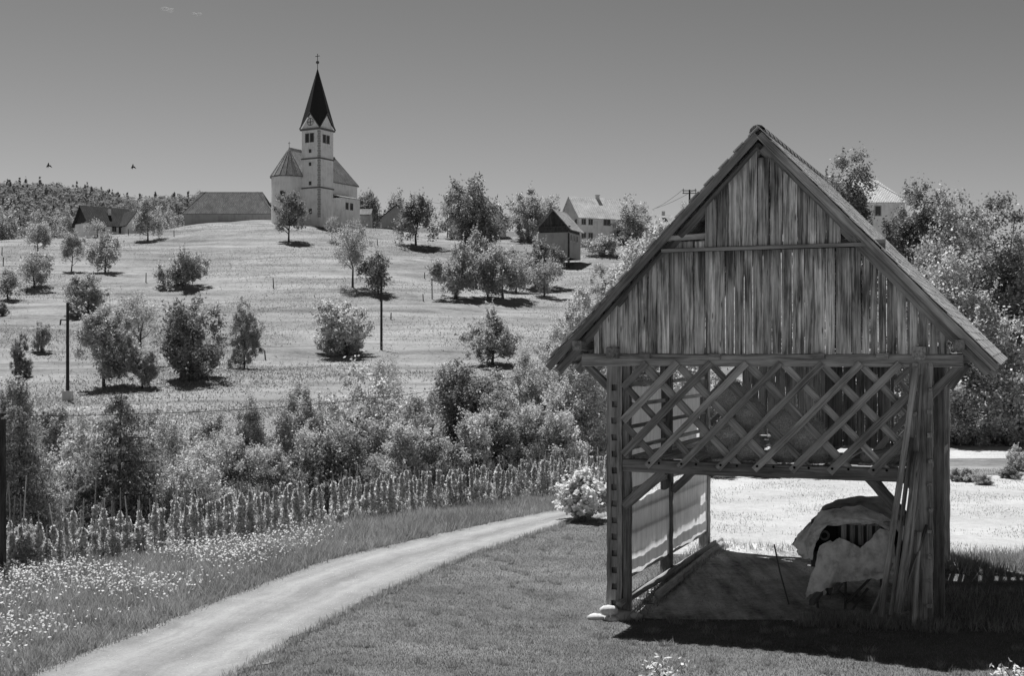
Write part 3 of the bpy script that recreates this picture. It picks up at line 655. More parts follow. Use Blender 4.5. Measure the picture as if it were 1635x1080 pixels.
# lattice of the front
def lattice(v, us_a, us_b, z0, z1, wd, th, ua=-2.26, ub=2.26, tilt=.97, mat='lath'):
    for s, us, dv in ((1, us_a, -.035), (-1, us_b, .035)):
        for u in us:
            p0, p1 = [u, z0], [u + s * tilt * (z1 - z0), z1]
            for lim, sg in ((ub, 1), (ua, -1)):
                if (p1[0] - lim) * sg > 0:
                    t = (lim - p0[0]) / (p1[0] - p0[0]); p1 = [lim, p0[1] + t * (p1[1] - p0[1])]
                if (p0[0] - lim) * sg > 0:
                    t = (lim - p0[0]) / (p1[0] - p0[0]); p0 = [lim, p0[1] + t * (p1[1] - p0[1])]
            if math.hypot(p1[0] - p0[0], p1[1] - p0[1]) < .25 or p1[1] <= p0[1]: continue
            st('lath', (p0[0], v + dv, p0[1]), (p1[0], v + dv, p1[1]), wd * random.uniform(.85, 1.12), th, mat, jit=.004)
def fu(px): return ((px - CX) / F * BY - BX) / (math.cos(TH) + (px - CX) / F * math.sin(TH))
A = [fu(p) for p in (1036, 1087, 1149, 1207, 1266, 1326, 1391)]; A = [A[0] - 1.65, A[0] - 1.12, A[0] - .58] + A + [2.2 - .1]
Bq = [fu(p) for p in (1061, 1120, 1185, 1243, 1299, 1362, 1423)]; Bq = Bq + [Bq[-1] + .6, Bq[-1] + 1.18, Bq[-1] + 1.75]
lattice(-.10, A, Bq, 2.30, 4.0, .115, .045)
lattice(VB, [-2.0 + .58 * i for i in range(-2, 8)], [-1.9 + .58 * i for i in range(0, 10)], 2.35, 4.0, .11, .04)
for u in A[3:] : MB().ball((u + .05, -.17, 2.36), .022, 6).build('peg', M['hole'], HR)
for u in Bq[:7]: MB().ball((u - .05, -.17, 2.36), .022, 6).build('peg', M['hole'], HR)
# inner plank partition and the boarded back
def plank_run(v, u0, u1, z0, z1, mat, seed):
    r = random.Random(seed); u = u0
    while u < u1 - .05:
        wd = min(r.uniform(.14, .24), u1 - u)
        st('plank', (u + wd / 2, v + r.uniform(-.01, .01), z0 + r.uniform(-.03, .03)), (u + wd / 2, v + r.uniform(-.01, .01), min(z1, roof_z(u) - .1) + r.uniform(-.02, .02)), wd - r.uniform(.008, .016), .025, mat, jit=.002); u += wd
plank_run(3.5, .66, 1.72, 2.45, 4.1, 'inner', 4); plank_run(VB - .12, -1.6, .45, 2.45, 4.1, 'inner', 5); pass
st('upright', (.62, 3.3, 2.4), (.62, 3.3, 4.0), .16, .14); st('upright', (.52, .35, 2.42), (.52, .35, 2.95), .17, .12, 'rail'); st('upright', (-.53, .3, 2.42), (-.53, .3, 3.1), .13, .10, 'rail')
st('upright', (-2.0 + .05, 1.65, 2.4), (-1.95, 1.65, 4.0), .1, .1)
st('floor_log', (1.55, .3, 2.52), (2.25, 1.2, 2.62), .16, .16, 'rail', round_=8)
st('rafter_prop', (1.6, 1.2, 2.5), (2.2, 1.1, 3.2), .10, .08, 'rail')
# horizontal rails of the long sides
zr = [.34 + .365 * i for i in range(11)]
for k, z in enumerate(zr):
    j = random.uniform(-.015, .015)
    st('rail', (-PU + .02, -.0 + .13, z + j), (-PU + .02, VB + .22, z + random.uniform(-.02, .02)), .065, .05, 'rail', side=(1, 0, 0), jit=.004)
    st('rail', (PU - .03, .12, z + j), (PU - .03, VB + .25, z + .02), .07, .06, 'rail', side=(1, 0, 0), jit=.004)
st('sill_log', (-PU + .12, -.22, .02), (-PU + .22, VB + .5, .12), .13, .13, 'rail', round_=8, side=(1, 0, 0)); st('sill_log', (-PU + .45, 1.0, -.02), (-PU + .3, VB + .3, .06), .15, .15, 'rail', round_=8, side=(1, 0, 0))
# rail ends showing on the front right post
for k, z in enumerate(zr):
    for u, wd in ((PU - .05, .085), (PU + .155, .07)):
        b = MB(); dz = random.uniform(-.02, .02); b.bar((u, -.11, z + dz), (u + random.uniform(-.02, .02), -.125 - random.uniform(.03, .09), z + dz + random.uniform(-.02, .02)), wd * random.uniform(.55, 1), wd * random.uniform(.6, 1.1)); b.build('rail_end', M['peg'], HR)
for k in (2, 6, 11): pass
# gable boards
rb = random.Random(21)
def board(name, u0, u1, z0, zt0, zt1, v, mat, bot=0.0):
    wd = u1 - u0; g = rb.uniform(.006, .019); a, c = u0 + g / 2 - (u0 + u1) / 2, u1 - g / 2 - (u0 + u1) / 2; t = .026
    V = []; n = 4; sk = rb.uniform(-.006, .006)
    for i in range(n + 1):
        f = i / n
        for x, zt in ((a, zt0), (c, zt1)):
            zz = (zt - z0) * f + (bot * rb.uniform(-1, 1) if i == 0 else 0); wx = x + sk * f + rb.uniform(-.0025, .0025)
            V += [(wx, 0, zz), (wx, t, zz)]
    Fc = []
    for i in range(n):
        p, q = i * 4, i * 4 + 4
        Fc += [(p, p + 2, q + 2, q), (p + 3, p + 1, q + 1, q + 3), (p + 1, p, q, q + 1), (p + 2, p + 3, q + 3, q + 2)]
    Fc += [(0, 1, 3, 2), (n * 4, n * 4 + 2, n * 4 + 3, n * 4 + 1)]
    o = link(name, mesh(name, V, Fc), mat, HR); o.location = ((u0 + u1) / 2, v + rb.uniform(-.007, .007), z0); o.rotation_euler = (rb.uniform(-.003, .003), rb.uniform(-.002, .002), rb.uniform(-.03, .03)); return o
def top_at(u): return roof_z(u) - .30
lower_px = [951, 963, 989, 1006, 1022, 1037, 1052, 1071, 1091, 1110, 1128, 1144, 1160, 1174, 1190, 1204, 1220, 1234, 1249, 1267, 1286, 1301, 1319, 1335, 1361, 1377, 1390, 1403, 1417, 1432, 1449, 1467, 1484, 1498, 1513]
pu_ = [fu(p) for p in lower_px]
for i in range(len(pu_) - 1):
    u0, u1 = pu_[i], pu_[i + 1]; board('board', u0, u1, 4.145, min(5.80, top_at(u0)), min(5.80, top_at(u1)), -.10, M['board'], .012)
up_px = [1128, 1147, 1165, 1187, 1212, 1231, 1252, 1275, 1291, 1305, 1321, 1344]
pu2 = [fu(p) for p in up_px]
for i in range(len(pu2) - 1):
    u0, u1 = pu2[i], pu2[i + 1]; z0 = 5.87; a_, c_ = top_at(u0), top_at(u1)
    if u0 < 0 < u1: a_ = c_ = min(a_, c_)
    board('board', u0, u1, z0, a_, c_, -.12, M['board'])
board('board', fu(1362), fu(1374), 5.87, top_at(fu(1362)) + .05, top_at(fu(1374)) + .05, -.11, M['board']); board('board', fu(1345), fu(1361), 6.05, top_at(fu(1345)), top_at(fu(1361)), -.11, M['board'])
for p0, p1 in ((1072, 1092), (1092, 1109), (1110, 1127)): board('board', fu(p0), fu(p1), 5.87, 5.97, 5.98, -.06, M['board'])
st('gable_rail', (fu(1066), -.06, 6.03), (fu(1128), -.06, 6.05), .09, .08, 'rail')
st('trim_rail', (fu(1060), -.145, 5.83), (fu(1400), -.145, 5.845), .055, .05, 'rail', jit=.004)
st('gable_beam', (-1.9, .06, 5.84), (1.9, .06, 5.84), .16, .14); 
for u in (-.8, .75): st('gable_stud', (u, .06, 4.15), (u, .06, roof_z(u) - .35), .14, .12)
for u, z in ((fu(1034), 4.13), (fu(1145), 4.13), (fu(1310), 4.13), (fu(1411), 4.14)): st('beam_end', (u - .09, -.16, z - .02), (u + .09, -.16, z - .02), .09, .1, 'beam')
# rafters
sl = math.atan2(RZ - EZ, RU)
def rafter(s, v, wd, th, drop, name='rafter', mat='beam', lo=RU):
    st(name, (0.02 * s, v, RZ - drop), (s * lo, v, RZ - drop - lo * math.tan(sl)), th, wd, mat, side=(0, 1, 0), jit=.005)
for s in (-1, 1):
    for v in (0.12, 1.2, 2.25, 3.3, 4.35, 5.4, 6.4): rafter(s, v, .12, .14, .22)
    rafter(s, -.29, .04, .12, .115, 'bargeboard', 'lath', RU + .03); rafter(s, -.06, .09, .13, .31, 'verge_rafter', 'beam', RU - .1); rafter(s, VB + .20, .05, .15, .15, 'bargeboard', 'rail')
    b = MB()
    for i in range(22):
        t = .12 + i * .235; b.bar((s * t * math.cos(sl), -.24, RZ - t * math.sin(sl) - .085), (s * t * math.cos(sl), VB + .2, RZ - t * math.sin(sl) - .085), .05, .04)
    b.build('roof_battens', M['inner'], HR)
    b = MB(); b.slab([(0, -.22, RZ - .055), (0, VB + .2, RZ - .055), (s * RU, VB + .2, EZ - .055), (s * RU, -.22, EZ - .055)], .012 * s); b.build('roof_deck', M['inner'], HR)
    b = MB(); rt = random.Random(5 + s); ncol = 38; L = RU / math.cos(sl) + .08; nrow = 30; cs = L / nrow
    for i in range(nrow):
        for j in range(ncol):
            tw_ = (VB + .6) / ncol; v0 = -.33 + j * tw_ + (tw_ / 2 if i % 2 else 0) - tw_ * .25; t0, t1 = i * cs - .02, (i + 1) * cs + .03
            sag = .05 * j / ncol - (.03 if s < 0 else .0) * math.sin(math.pi * (j + .5) / ncol) + rt.uniform(-.006, .006); zz = rt.uniform(-.004, .006)
            def pt(t, v, up): return (s * (t * math.cos(sl) + up * math.sin(sl)), v, RZ - t * math.sin(sl) + up * math.cos(sl) + sag + zz)
            a0, a1 = v0 + .006, v0 + tw_ - .006
            Vq = [pt(t0, a0, .0), pt(t0, a1, .0), pt(t1, a1, .008), pt(t1, a0, .008), pt(t0, a0, .012), pt(t0, a1, .012), pt(t1, a1, .021), pt(t1, a0, .021)]
            b.add(Vq, [(3, 2, 1, 0), (4, 5, 6, 7), (0, 1, 5, 4), (1, 2, 6, 5), (2, 3, 7, 6), (3, 0, 4, 7)] if s > 0 else [(0, 1, 2, 3), (7, 6, 5, 4), (4, 5, 1, 0), (5, 6, 2, 1), (6, 7, 3, 2), (7, 4, 0, 3)])
    tag(b.build('roof_tiles', M['tile'], HR), kind='stuff')
for j in range(18):
    v0 = -.34 + j * .395; b = MB(); n = 7
    V = []; 
    for v, r_ in ((v0, .13), (v0 + .45, .115)):
        sg = .05 * (v + .33) / 7.75 - .02
        for k in range(n): a_ = math.pi * (k / (n - 1)); V.append((math.cos(a_) * r_ * 1.05, v, RZ - .07 + sg + math.sin(a_) * r_))
    b.add(V, [(k + 1, k, n + k, n + k + 1) for k in range(n - 1)]); b.build('ridge_tile', M['tile'], HR, True)

# plastic film on the left side
def film(label, u, v0, v1, z0, z1, seed, sagt=.05):
    r = random.Random(seed); nv, nz = 28, 14; V = []
    ph = [r.uniform(0, 6.28) for _ in range(6)]
    for i in range(nz + 1):
        for j in range(nv + 1):
            a_, c_ = j / nv, i / nz
            wv = .004 * math.sin(a_ * 17 + ph[0] + 2 * c_) + .003 * math.sin(a_ * 41 + ph[1] - 3 * c_) + .004 * math.sin(c_ * 9 + ph[2] + a_ * 5)
            zz = z0 + (z1 - z0) * c_ + (sagt * (math.sin(a_ * 9 + ph[3]) * .5 + .3 * math.sin(a_ * 23 + ph[4])) if i in (0, nz) else 0)
            V.append(bw(u + wv, v0 + (v1 - v0) * a_, zz))
    m = nv + 1; o = link('plastic_sheet', mesh('plastic_sheet', V, [(i * m + j, i * m + j + 1, (i + 1) * m + j + 1, (i + 1) * m + j) for i in range(nz) for j in range(nv)], True), M['sheet'])
    return tag(o, label, 'plastic sheet', 'plastic sheets on the side of the hayrack')
film('pale plastic sheet hung low inside the front bay of the left side', -PU + .085, .22, VM - .15, .38, 1.62, 1)
film('pale plastic sheet hung low inside the rear bay of the left side', -PU + .085, VM + .15, VB - .15, .38, 1.66, 2)
film('pale plastic sheet hung high behind the rails of the front bay', -PU - .08, .15, VM - .08, 1.72, 3.55, 3, .02)
film('pale plastic sheet hung high behind the rails of the rear bay', -PU - .08, VM + .12, VB - .1, 1.72, 3.45, 4, .02)

# hay bundles in the loft
def bundle(label, u, v, z, r):
    bm = bmesh.new(); bmesh.ops.create_icosphere(bm, subdivisions=3, radius=r)
    for q in bm.verts: q.co *= 1 + random.uniform(-.09, .09); q.co.z *= .92
    me = bpy.data.meshes.new('hay_bundle'); bm.to_mesh(me); bm.free(); me.shade_smooth()
    P = rng.normal(size=(1400, 3)); P = P / np.linalg.norm(P, axis=1)[:, None]; Cq = P * r * rng.uniform(.93, 1.12, (1400, 1))
    o = link('hay_bundle', me, M['hay']); o.location = bw(u, v, z); tag(o, label, 'hay bundle', 'hay bundles in the loft')
    s_ = link('straw', fast_mesh('straw', leaf_quads(Cq, .05, P, 0, .08, .2), 4), M['hay'], o)
    return o
def bu(px, py, v):
    X_Y = (px - CX) / F; u = ((BX + v * math.sin(TH)) - X_Y * (BY + v * math.cos(TH))) / -(math.cos(TH) + X_Y * math.sin(TH)); Yd = BY - u * math.sin(TH) + v * math.cos(TH)
    return u, zat(py, Yd)
for (lb, px, py, v, r) in (('topmost round hay bundle at the left of the loft', 1166, 632, .5, .27), ('round hay bundle just right of and below the topmost one', 1197, 660, .42, .25), ('hay bundle in the middle of the left stack', 1167, 690, .42, .27),
        ('low hay bundle resting on the loft floor left of centre', 1196, 722, .38, .25), ('hay bundle on the loft floor right of the short upright', 1254, 725, .38, .23), ('broad hay bundle high in the middle of the loft', 1258, 682, .5, .33),
        ('hay bundle leaning right of the broad middle one', 1288, 697, .45, .30), ('dark low hay bundle behind the beam at far left of stack', 1150, 720, .6, .22), ('hay bundle at the right foot of the stack by the upright', 1300, 728, .4, .2)):
    u, z = bu(px, py, v); bundle(lb, u, v, max(z, 2.43 + r * .8), r)

# machine under tarpaulin
TR = empty('hay_wagon', bw(1.2, .9, 0), -TH, 'old farm machine on thin legs standing covered under the hayrack', 'farm machine')
def tp(u, v, z): return (u - 1.2, v - .9, z)
def trb(name, u0, u1, v0, v1, z0, z1, mat): 
    a_, b_ = tp(u0, v0, z0), tp(u1, v1, z1); return MB().box(a_[0], b_[0], a_[1], b_[1], a_[2], b_[2]).build(name, mat, TR)
trb('body', .62, 1.95, 1.05, 2.9, .62, 1.40, M['timber']); trb('front_sill', .95, 1.98, .93, 1.04, .62, 1.02, M['iron']); trb('front_rail', .92, 2.0, .92, 1.04, 1.36, 1.43, M['rail'])
for i in range(6): trb('slat', 1.12 + i * .135, 1.20 + i * .135, .97, 1.04, 1.03, 1.355, M['beam'])
b = MB(); b.tube([tp(.86, .90, 1.17), tp(.86, 1.04, 1.17)], .085, 16); ro = b.build('roller', M['iron'], TR); b = MB(); b.tube([tp(.86, .86, 1.17), tp(.86, .899, 1.17)], .045, 12); b.build('hub', M['hole'], ro)
trb('opening_shade', .70, 1.05, .93, 1.04, .9, 1.35, M['hole'])  # black box painting the shade inside the machine's front opening
for u in (.72, 1.9):
    b = MB(); b.tube([tp(u, 2.0, .42), tp(u + .09, 2.0, .42)], .42, 18); wh = b.build('wheel', M['iron'], TR); b = MB(); b.tube([tp(u - .04, 2.0, .42), tp(u + .13, 2.0, .42)], .08, 10); b.build('hub', M['rail'], wh)
trb('drawbar', .78, .86, -.2, 1.1, .22, .30, M['iron']); trb('drawbar', 1.1, 1.17, .2, 1.2, .40, .47, M['iron'])
for (p, q) in (((1.2, .85, -.05), (1.2, .9, .75)), ((1.22, .85, .1), (1.62, .9, .55)), ((1.18, .85, .2), (.85, .9, .5)), ((1.75, .9, -.05), (1.75, .95, .7)), ((.75, .9, -.05), (.72, 1.0, .7)), ((1.3, .8, -.02), (1.55, .9, .35))):
    b = MB(); b.tube([tp(*p), tp(*q)], .022, 6); b.build('leg', M['iron'], TR)
b = MB(); b.tube([tp(.87, .74, .26), tp(.87, .77, .26)], .042, 14); b.build('reflector', M['lens'], TR)
b = MB(); b.tube([tp(.30, .8, .02), tp(.14, .85, .55), tp(.04, .9, .98)], .014, 5); b.build('prop_stick', M['iron'], TR)
def drape(name, label, rows, mat, seed, sub=3):
    """rows of (u, v, z) points, smoothed into a cloth surface with folds"""
    r = random.Random(seed); bm = bmesh.new(); G = [[bm.verts.new(bw(*p)) for p in row] for row in rows]
    for i in range(len(G) - 1):
        for j in range(len(G[0]) - 1): bm.faces.new((G[i][j], G[i][j + 1], G[i + 1][j + 1], G[i + 1][j]))
    for _ in range(sub):
        bmesh.ops.subdivide_edges(bm, edges=bm.edges[:], cuts=1, use_grid_fill=True, smooth=.25)
        for q in bm.verts: q.co += Vector((r.uniform(-1, 1), r.uniform(-1, 1), r.uniform(-1, 1))) * (.024 if _ == 0 else .012 if _ == 1 else .004)
    bmesh.ops.recalc_face_normals(bm, faces=bm.faces[:]); me = bpy.data.meshes.new(name); bm.to_mesh(me); bm.free(); me.shade_smooth()
    return tag(link(name, me, mat), label, 'tarpaulin')
prof = [(.30, .97), (.42, 1.18), (.58, 1.30), (.78, 1.56), (1.10, 1.64), (1.42, 1.65), (1.75, 1.52), (1.98, 1.38), (2.10, 1.05), (2.12, .75)]
rows = [[(u + (.06 if v > 2.5 else 0), v, z - d * (1 if 2 < i < 8 else .4)) for i, (u, z) in enumerate(prof)] for v, d in ((1.10, .02), (1.6, -.03), (2.3, .0), (3.1, .06), (3.15, .5))]
drape('tarpaulin', 'dark stiff tarpaulin arched over the top of the farm machine', rows, M['tarp_dark'], 3)
rows = [[(.31, 1.12, .97), (.43, 1.12, 1.18), (.59, 1.10, 1.31), (.79, 1.10, 1.57), (1.09, 1.10, 1.63), (1.41, 1.10, 1.64), (1.73, 1.10, 1.55), (1.97, 1.10, 1.38)],
        [(.36, .93, .93), (.50, .90, 1.10), (.62, .88, 1.20), (.78, .86, 1.36), (1.05, .84, 1.45), (1.38, .83, 1.49), (1.70, .85, 1.47), (1.95, .92, 1.30)],
        [(.42, .90, .88), (.54, .86, .95), (.62, .84, 1.05), (.72, .82, 1.24), (.98, .80, 1.40), (1.35, .79, 1.43), (1.68, .81, 1.44), (1.94, .88, 1.27)],
        [(.50, .89, .80), (.58, .86, .75), (.66, .84, .78), (.74, .83, 1.02), (.80, .84, 1.34), (1.33, .84, 1.41), (1.67, .86, 1.42), (1.93, .92, 1.25)]]
drape('tarpaulin', 'grey tarpaulin flap folded round the left front corner of the machine', rows, M['tarp_pale'], 4)
rows = [[(.78, .78, .98), (.95, .74, 1.10), (1.14, .70, 1.15), (1.32, .74, 1.10), (1.44, .72, 1.02), (1.58, .70, 1.16), (1.78, .70, 1.34), (1.98, .74, 1.30)],
        [(.72, .72, .70), (.90, .66, .84), (1.10, .58, .84), (1.30, .68, .85), (1.46, .66, .82), (1.62, .64, .88), (1.82, .66, .95), (2.0, .7, .98)],
        [(.66, .68, .42), (.84, .60, .50), (1.05, .50, .56), (1.26, .64, .62), (1.45, .64, .62), (1.62, .62, .66), (1.82, .66, .70), (2.0, .70, .74)],
        [(.58, .66, .18), (.76, .60, .27), (.98, .52, .36), (1.18, .62, .46), (1.40, .64, .50), (1.62, .64, .54), (1.82, .68, .58), (2.0, .72, .64)]]
drape('tarpaulin', 'pale creased plastic apron hanging ragged below the slats of the machine', rows, M['tarp_pale'], 5)

# poles leaning on the right front post
for (lb, p0, p1, r0, r1, mat) in (
        ('thin straight pole leaning steepest, furthest left of the bundle', (1407, 985, -.42), (1463, 588, -.22), .048, .026, 'lath'),
        ('thick peeled pole leaning against the right front post', (1434, 978, -.45), (1467, 722, -.26), .075, .045, 'pale'),
        ('grey rough pole half behind the thick peeled pole', (1422, 982, -.12), (1456, 700, -.14), .032, .024, 'inner'),
        ('slim pale stick leaning right across the front post', (1438, 962, -.36), (1478, 838, -.2), .022, .014, 'pale'),
        ('short square stake upright before the right front post', (1459, 1000, -.30), (1468, 850, -.2), .035, .03, 'rail'),
        ('long slender dark pole rising beside the pegged post', (1450, 975, -.2), (1471, 600, -.17), .022, .016, 'rail'),
        ('thin stick slanting low behind the poles', (1390, 985, .15), (1425, 900, .4), .02, .016, 'rail')):
    P = []
    for px, py, v in (p0, p1):
        X_Y = (px - CX) / F; u = ((BX + v * math.sin(TH)) - X_Y * (BY + v * math.cos(TH))) / -(math.cos(TH) + X_Y * math.sin(TH)); P.append(bw(u, v, zat(py, BY - u * math.sin(TH) + v * math.cos(TH))))
    o = stick('pole', P[0], P[1], r0 * 2, r0 * 2, M[mat], None, (0, 1, 0), .008, 9, 8)
    tag(o, lb, 'pole', 'poles leaning on the hayrack')
# stones at the left post
for (lb, u, v, z, r) in (('pale rounded stone propped highest against the left front post', -2.45, -.27, .06, .13), ('pale stone lying low in front of the left front post', -2.38, -.32, -.08, .10), ('pale flat stone half buried left of the left front post', -2.68, -.3, -.08, .12), ('dark broad footing stone under the left front post', -2.3, -.12, -.12, .26), ('small grey stone right of the left front post foot', -2.02, -.2, -.02, .09)):
    b = MB(); b.ball((0, 0, 0), r, 10, (1.25, .8, .7), .12); o = b.build('stone', M['stone'] if 'dark' in lb or 'grey' in lb else M['stone_pale'], None, True); o.location = bw(u, v, z + .1 + Hs(*bw(u, v)[:2])); tag(o, lb, 'stone', 'stones at the post foot')

# ------------------------------------------------------------------ poles and wires
def utility(label, px, top, base, Y, wd=.11, arm=None):
    x = at(px, Y); z0 = zat(base, Y); z1 = zat(top, Y)
    e = empty('utility_pole', (x, Y, z0), 0, label, 'utility pole'); b = MB(); b.tube([(0, 0, -.5), (0, 0, (z1 - z0) / 2), (0, 0, z1 - z0)], [wd * 1.25, wd * 1.1, wd], 8); b.build('mast', M['pole'], e)
    return e, (x, Y, z1), z1 - z0
e, _, h_ = utility('tall thin pole with square foot and small side bracket at the left of the meadow', 108, 484, 642, find_Y(108, 641), .115); MB().box(-.34, .34, -.34, .34, -.5, .9).build('foot', M['stone'], e)
b = MB(); b.tube([(0, 0, h_ - 1.4), (-.55, 0, h_ - 1.35)], .05, 5); b.tube([(-.55, 0, h_ - 1.35), (-.6, 0, h_ - 1.8)], .07, 5); b.build('bracket', M['iron'], e)
utility('slim bare pole standing right of the pale round bush in mid meadow', 609, 441, 560, find_Y(609, 560), .12)
utility('slim pole in front of the small dark barn', 908, 372, 428, find_Y(908, 428), .16)
e, PT, h_ = utility('near pole cut by the left picture edge with a wire on top', 4, 660, 922, 24.6, .06); b = MB(); b.tube([(0, -.05, h_ - .1), (.12, -.05, h_ - .05)], .025, 6); b.build('insulator', M['peg'], e)
e, P2, h_ = utility('far pole with two short crossarms and insulators behind the hayrack roof', 1101, 303, 372, 205, .14)
for dz in (.15, .55):
    b = MB(); b.bar((-1.1, 0, h_ - dz), (1.1, 0, h_ - dz), .12, .12); b.build('crossarm', M['pole'], e)
    for x in (-.95, .95):
        b = MB(); b.tube([(x, 0, h_ - dz), (x, 0, h_ - dz + .32)], .07, 6); b.build('insulator', M['peg'], e)
e, P3, h_ = utility('short pole with small crossarm rising from the trees right of the church', 657, 311, 372, 290, .13)
def wire(label, p, q, sag, r):
    p, q = Vector(p), Vector(q); P = []
    for i in range(33):
        t = i / 32; v = p.lerp(q, t); v.z -= sag * 4 * t * (1 - t); P.append(v)
    b = MB(); b.tube(P, r, 5); tag(b.build('wire', M['wire']), label, 'wire')
yq = 46; wire('thin dark wire running from the left pole over the bushes', (PT[0], PT[1], PT[2] - .06), (at(985, yq), yq, zat(563, yq)), .55, .007)
utility('pole carrying the end of the wire hidden in the pale bushes', 985, 560, 720, 46, .07)
for dx in (-.95, .95): wire('overhead wire dropping from the %s end of the far crossarm' % ('left' if dx < 0 else 'right'), (P2[0] + dx, P2[1], P2[2] + .1), (at(1043 + dx * 2, 262), 262, zat(334 - dx, 262)), .3, .03)
wire('overhead wire leaving the short pole towards the white gable house', (P3[0], P3[1], P3[2]), (at(712, 290), 290, zat(326, 290)), .4, .03)
SL = ('left of the upper pair of fruit trees', 'near the lower left pair of fruit trees', 'between the cottage and its round tree', 'right of the round tree on the crest', 'left of the lone wide fruit tree', 'short one left of the tall thin stake', 'tall thin one left of the grove', 'below the little tree left of the grove', 'alone in the open middle of the slope', 'right of the pear shaped tree', 'right of the slim mid meadow pole', 'under the skyline right of the birch', 'upper one at the left picture edge', 'lower one at the left picture edge')
for (i, (px, py, h, y_)) in enumerate(((60, 438, 1.3, 0), (43, 470, 1.2, 0), (205, 376, 1.3, 0), (278, 378, 1.2, 0), (233, 452, 1.5, 0), (676, 482, 1.1, 0), (690, 478, 3.0, 0), (678, 446, 1.0, 0), (437, 462, 1.6, 0), (424, 575, 1.0, 0), (624, 512, .9, 0), (603, 392, 1.2, 0), (3, 408, 1.4, 0), (5, 425, 1.4, 0))):
    Y = find_Y(px, py); x = at(px, Y); b = MB(); b.tube([(0, 0, -.2), (random.uniform(-.1, .1), 0, h)], [.09, .07], 6)
    o = b.build('fence_stake', M['pole']); o.location = (x, Y, Hs(x, Y)); tag(o, 'weathered meadow stake, ' + SL[i], 'stake', 'stakes in the hill meadow')

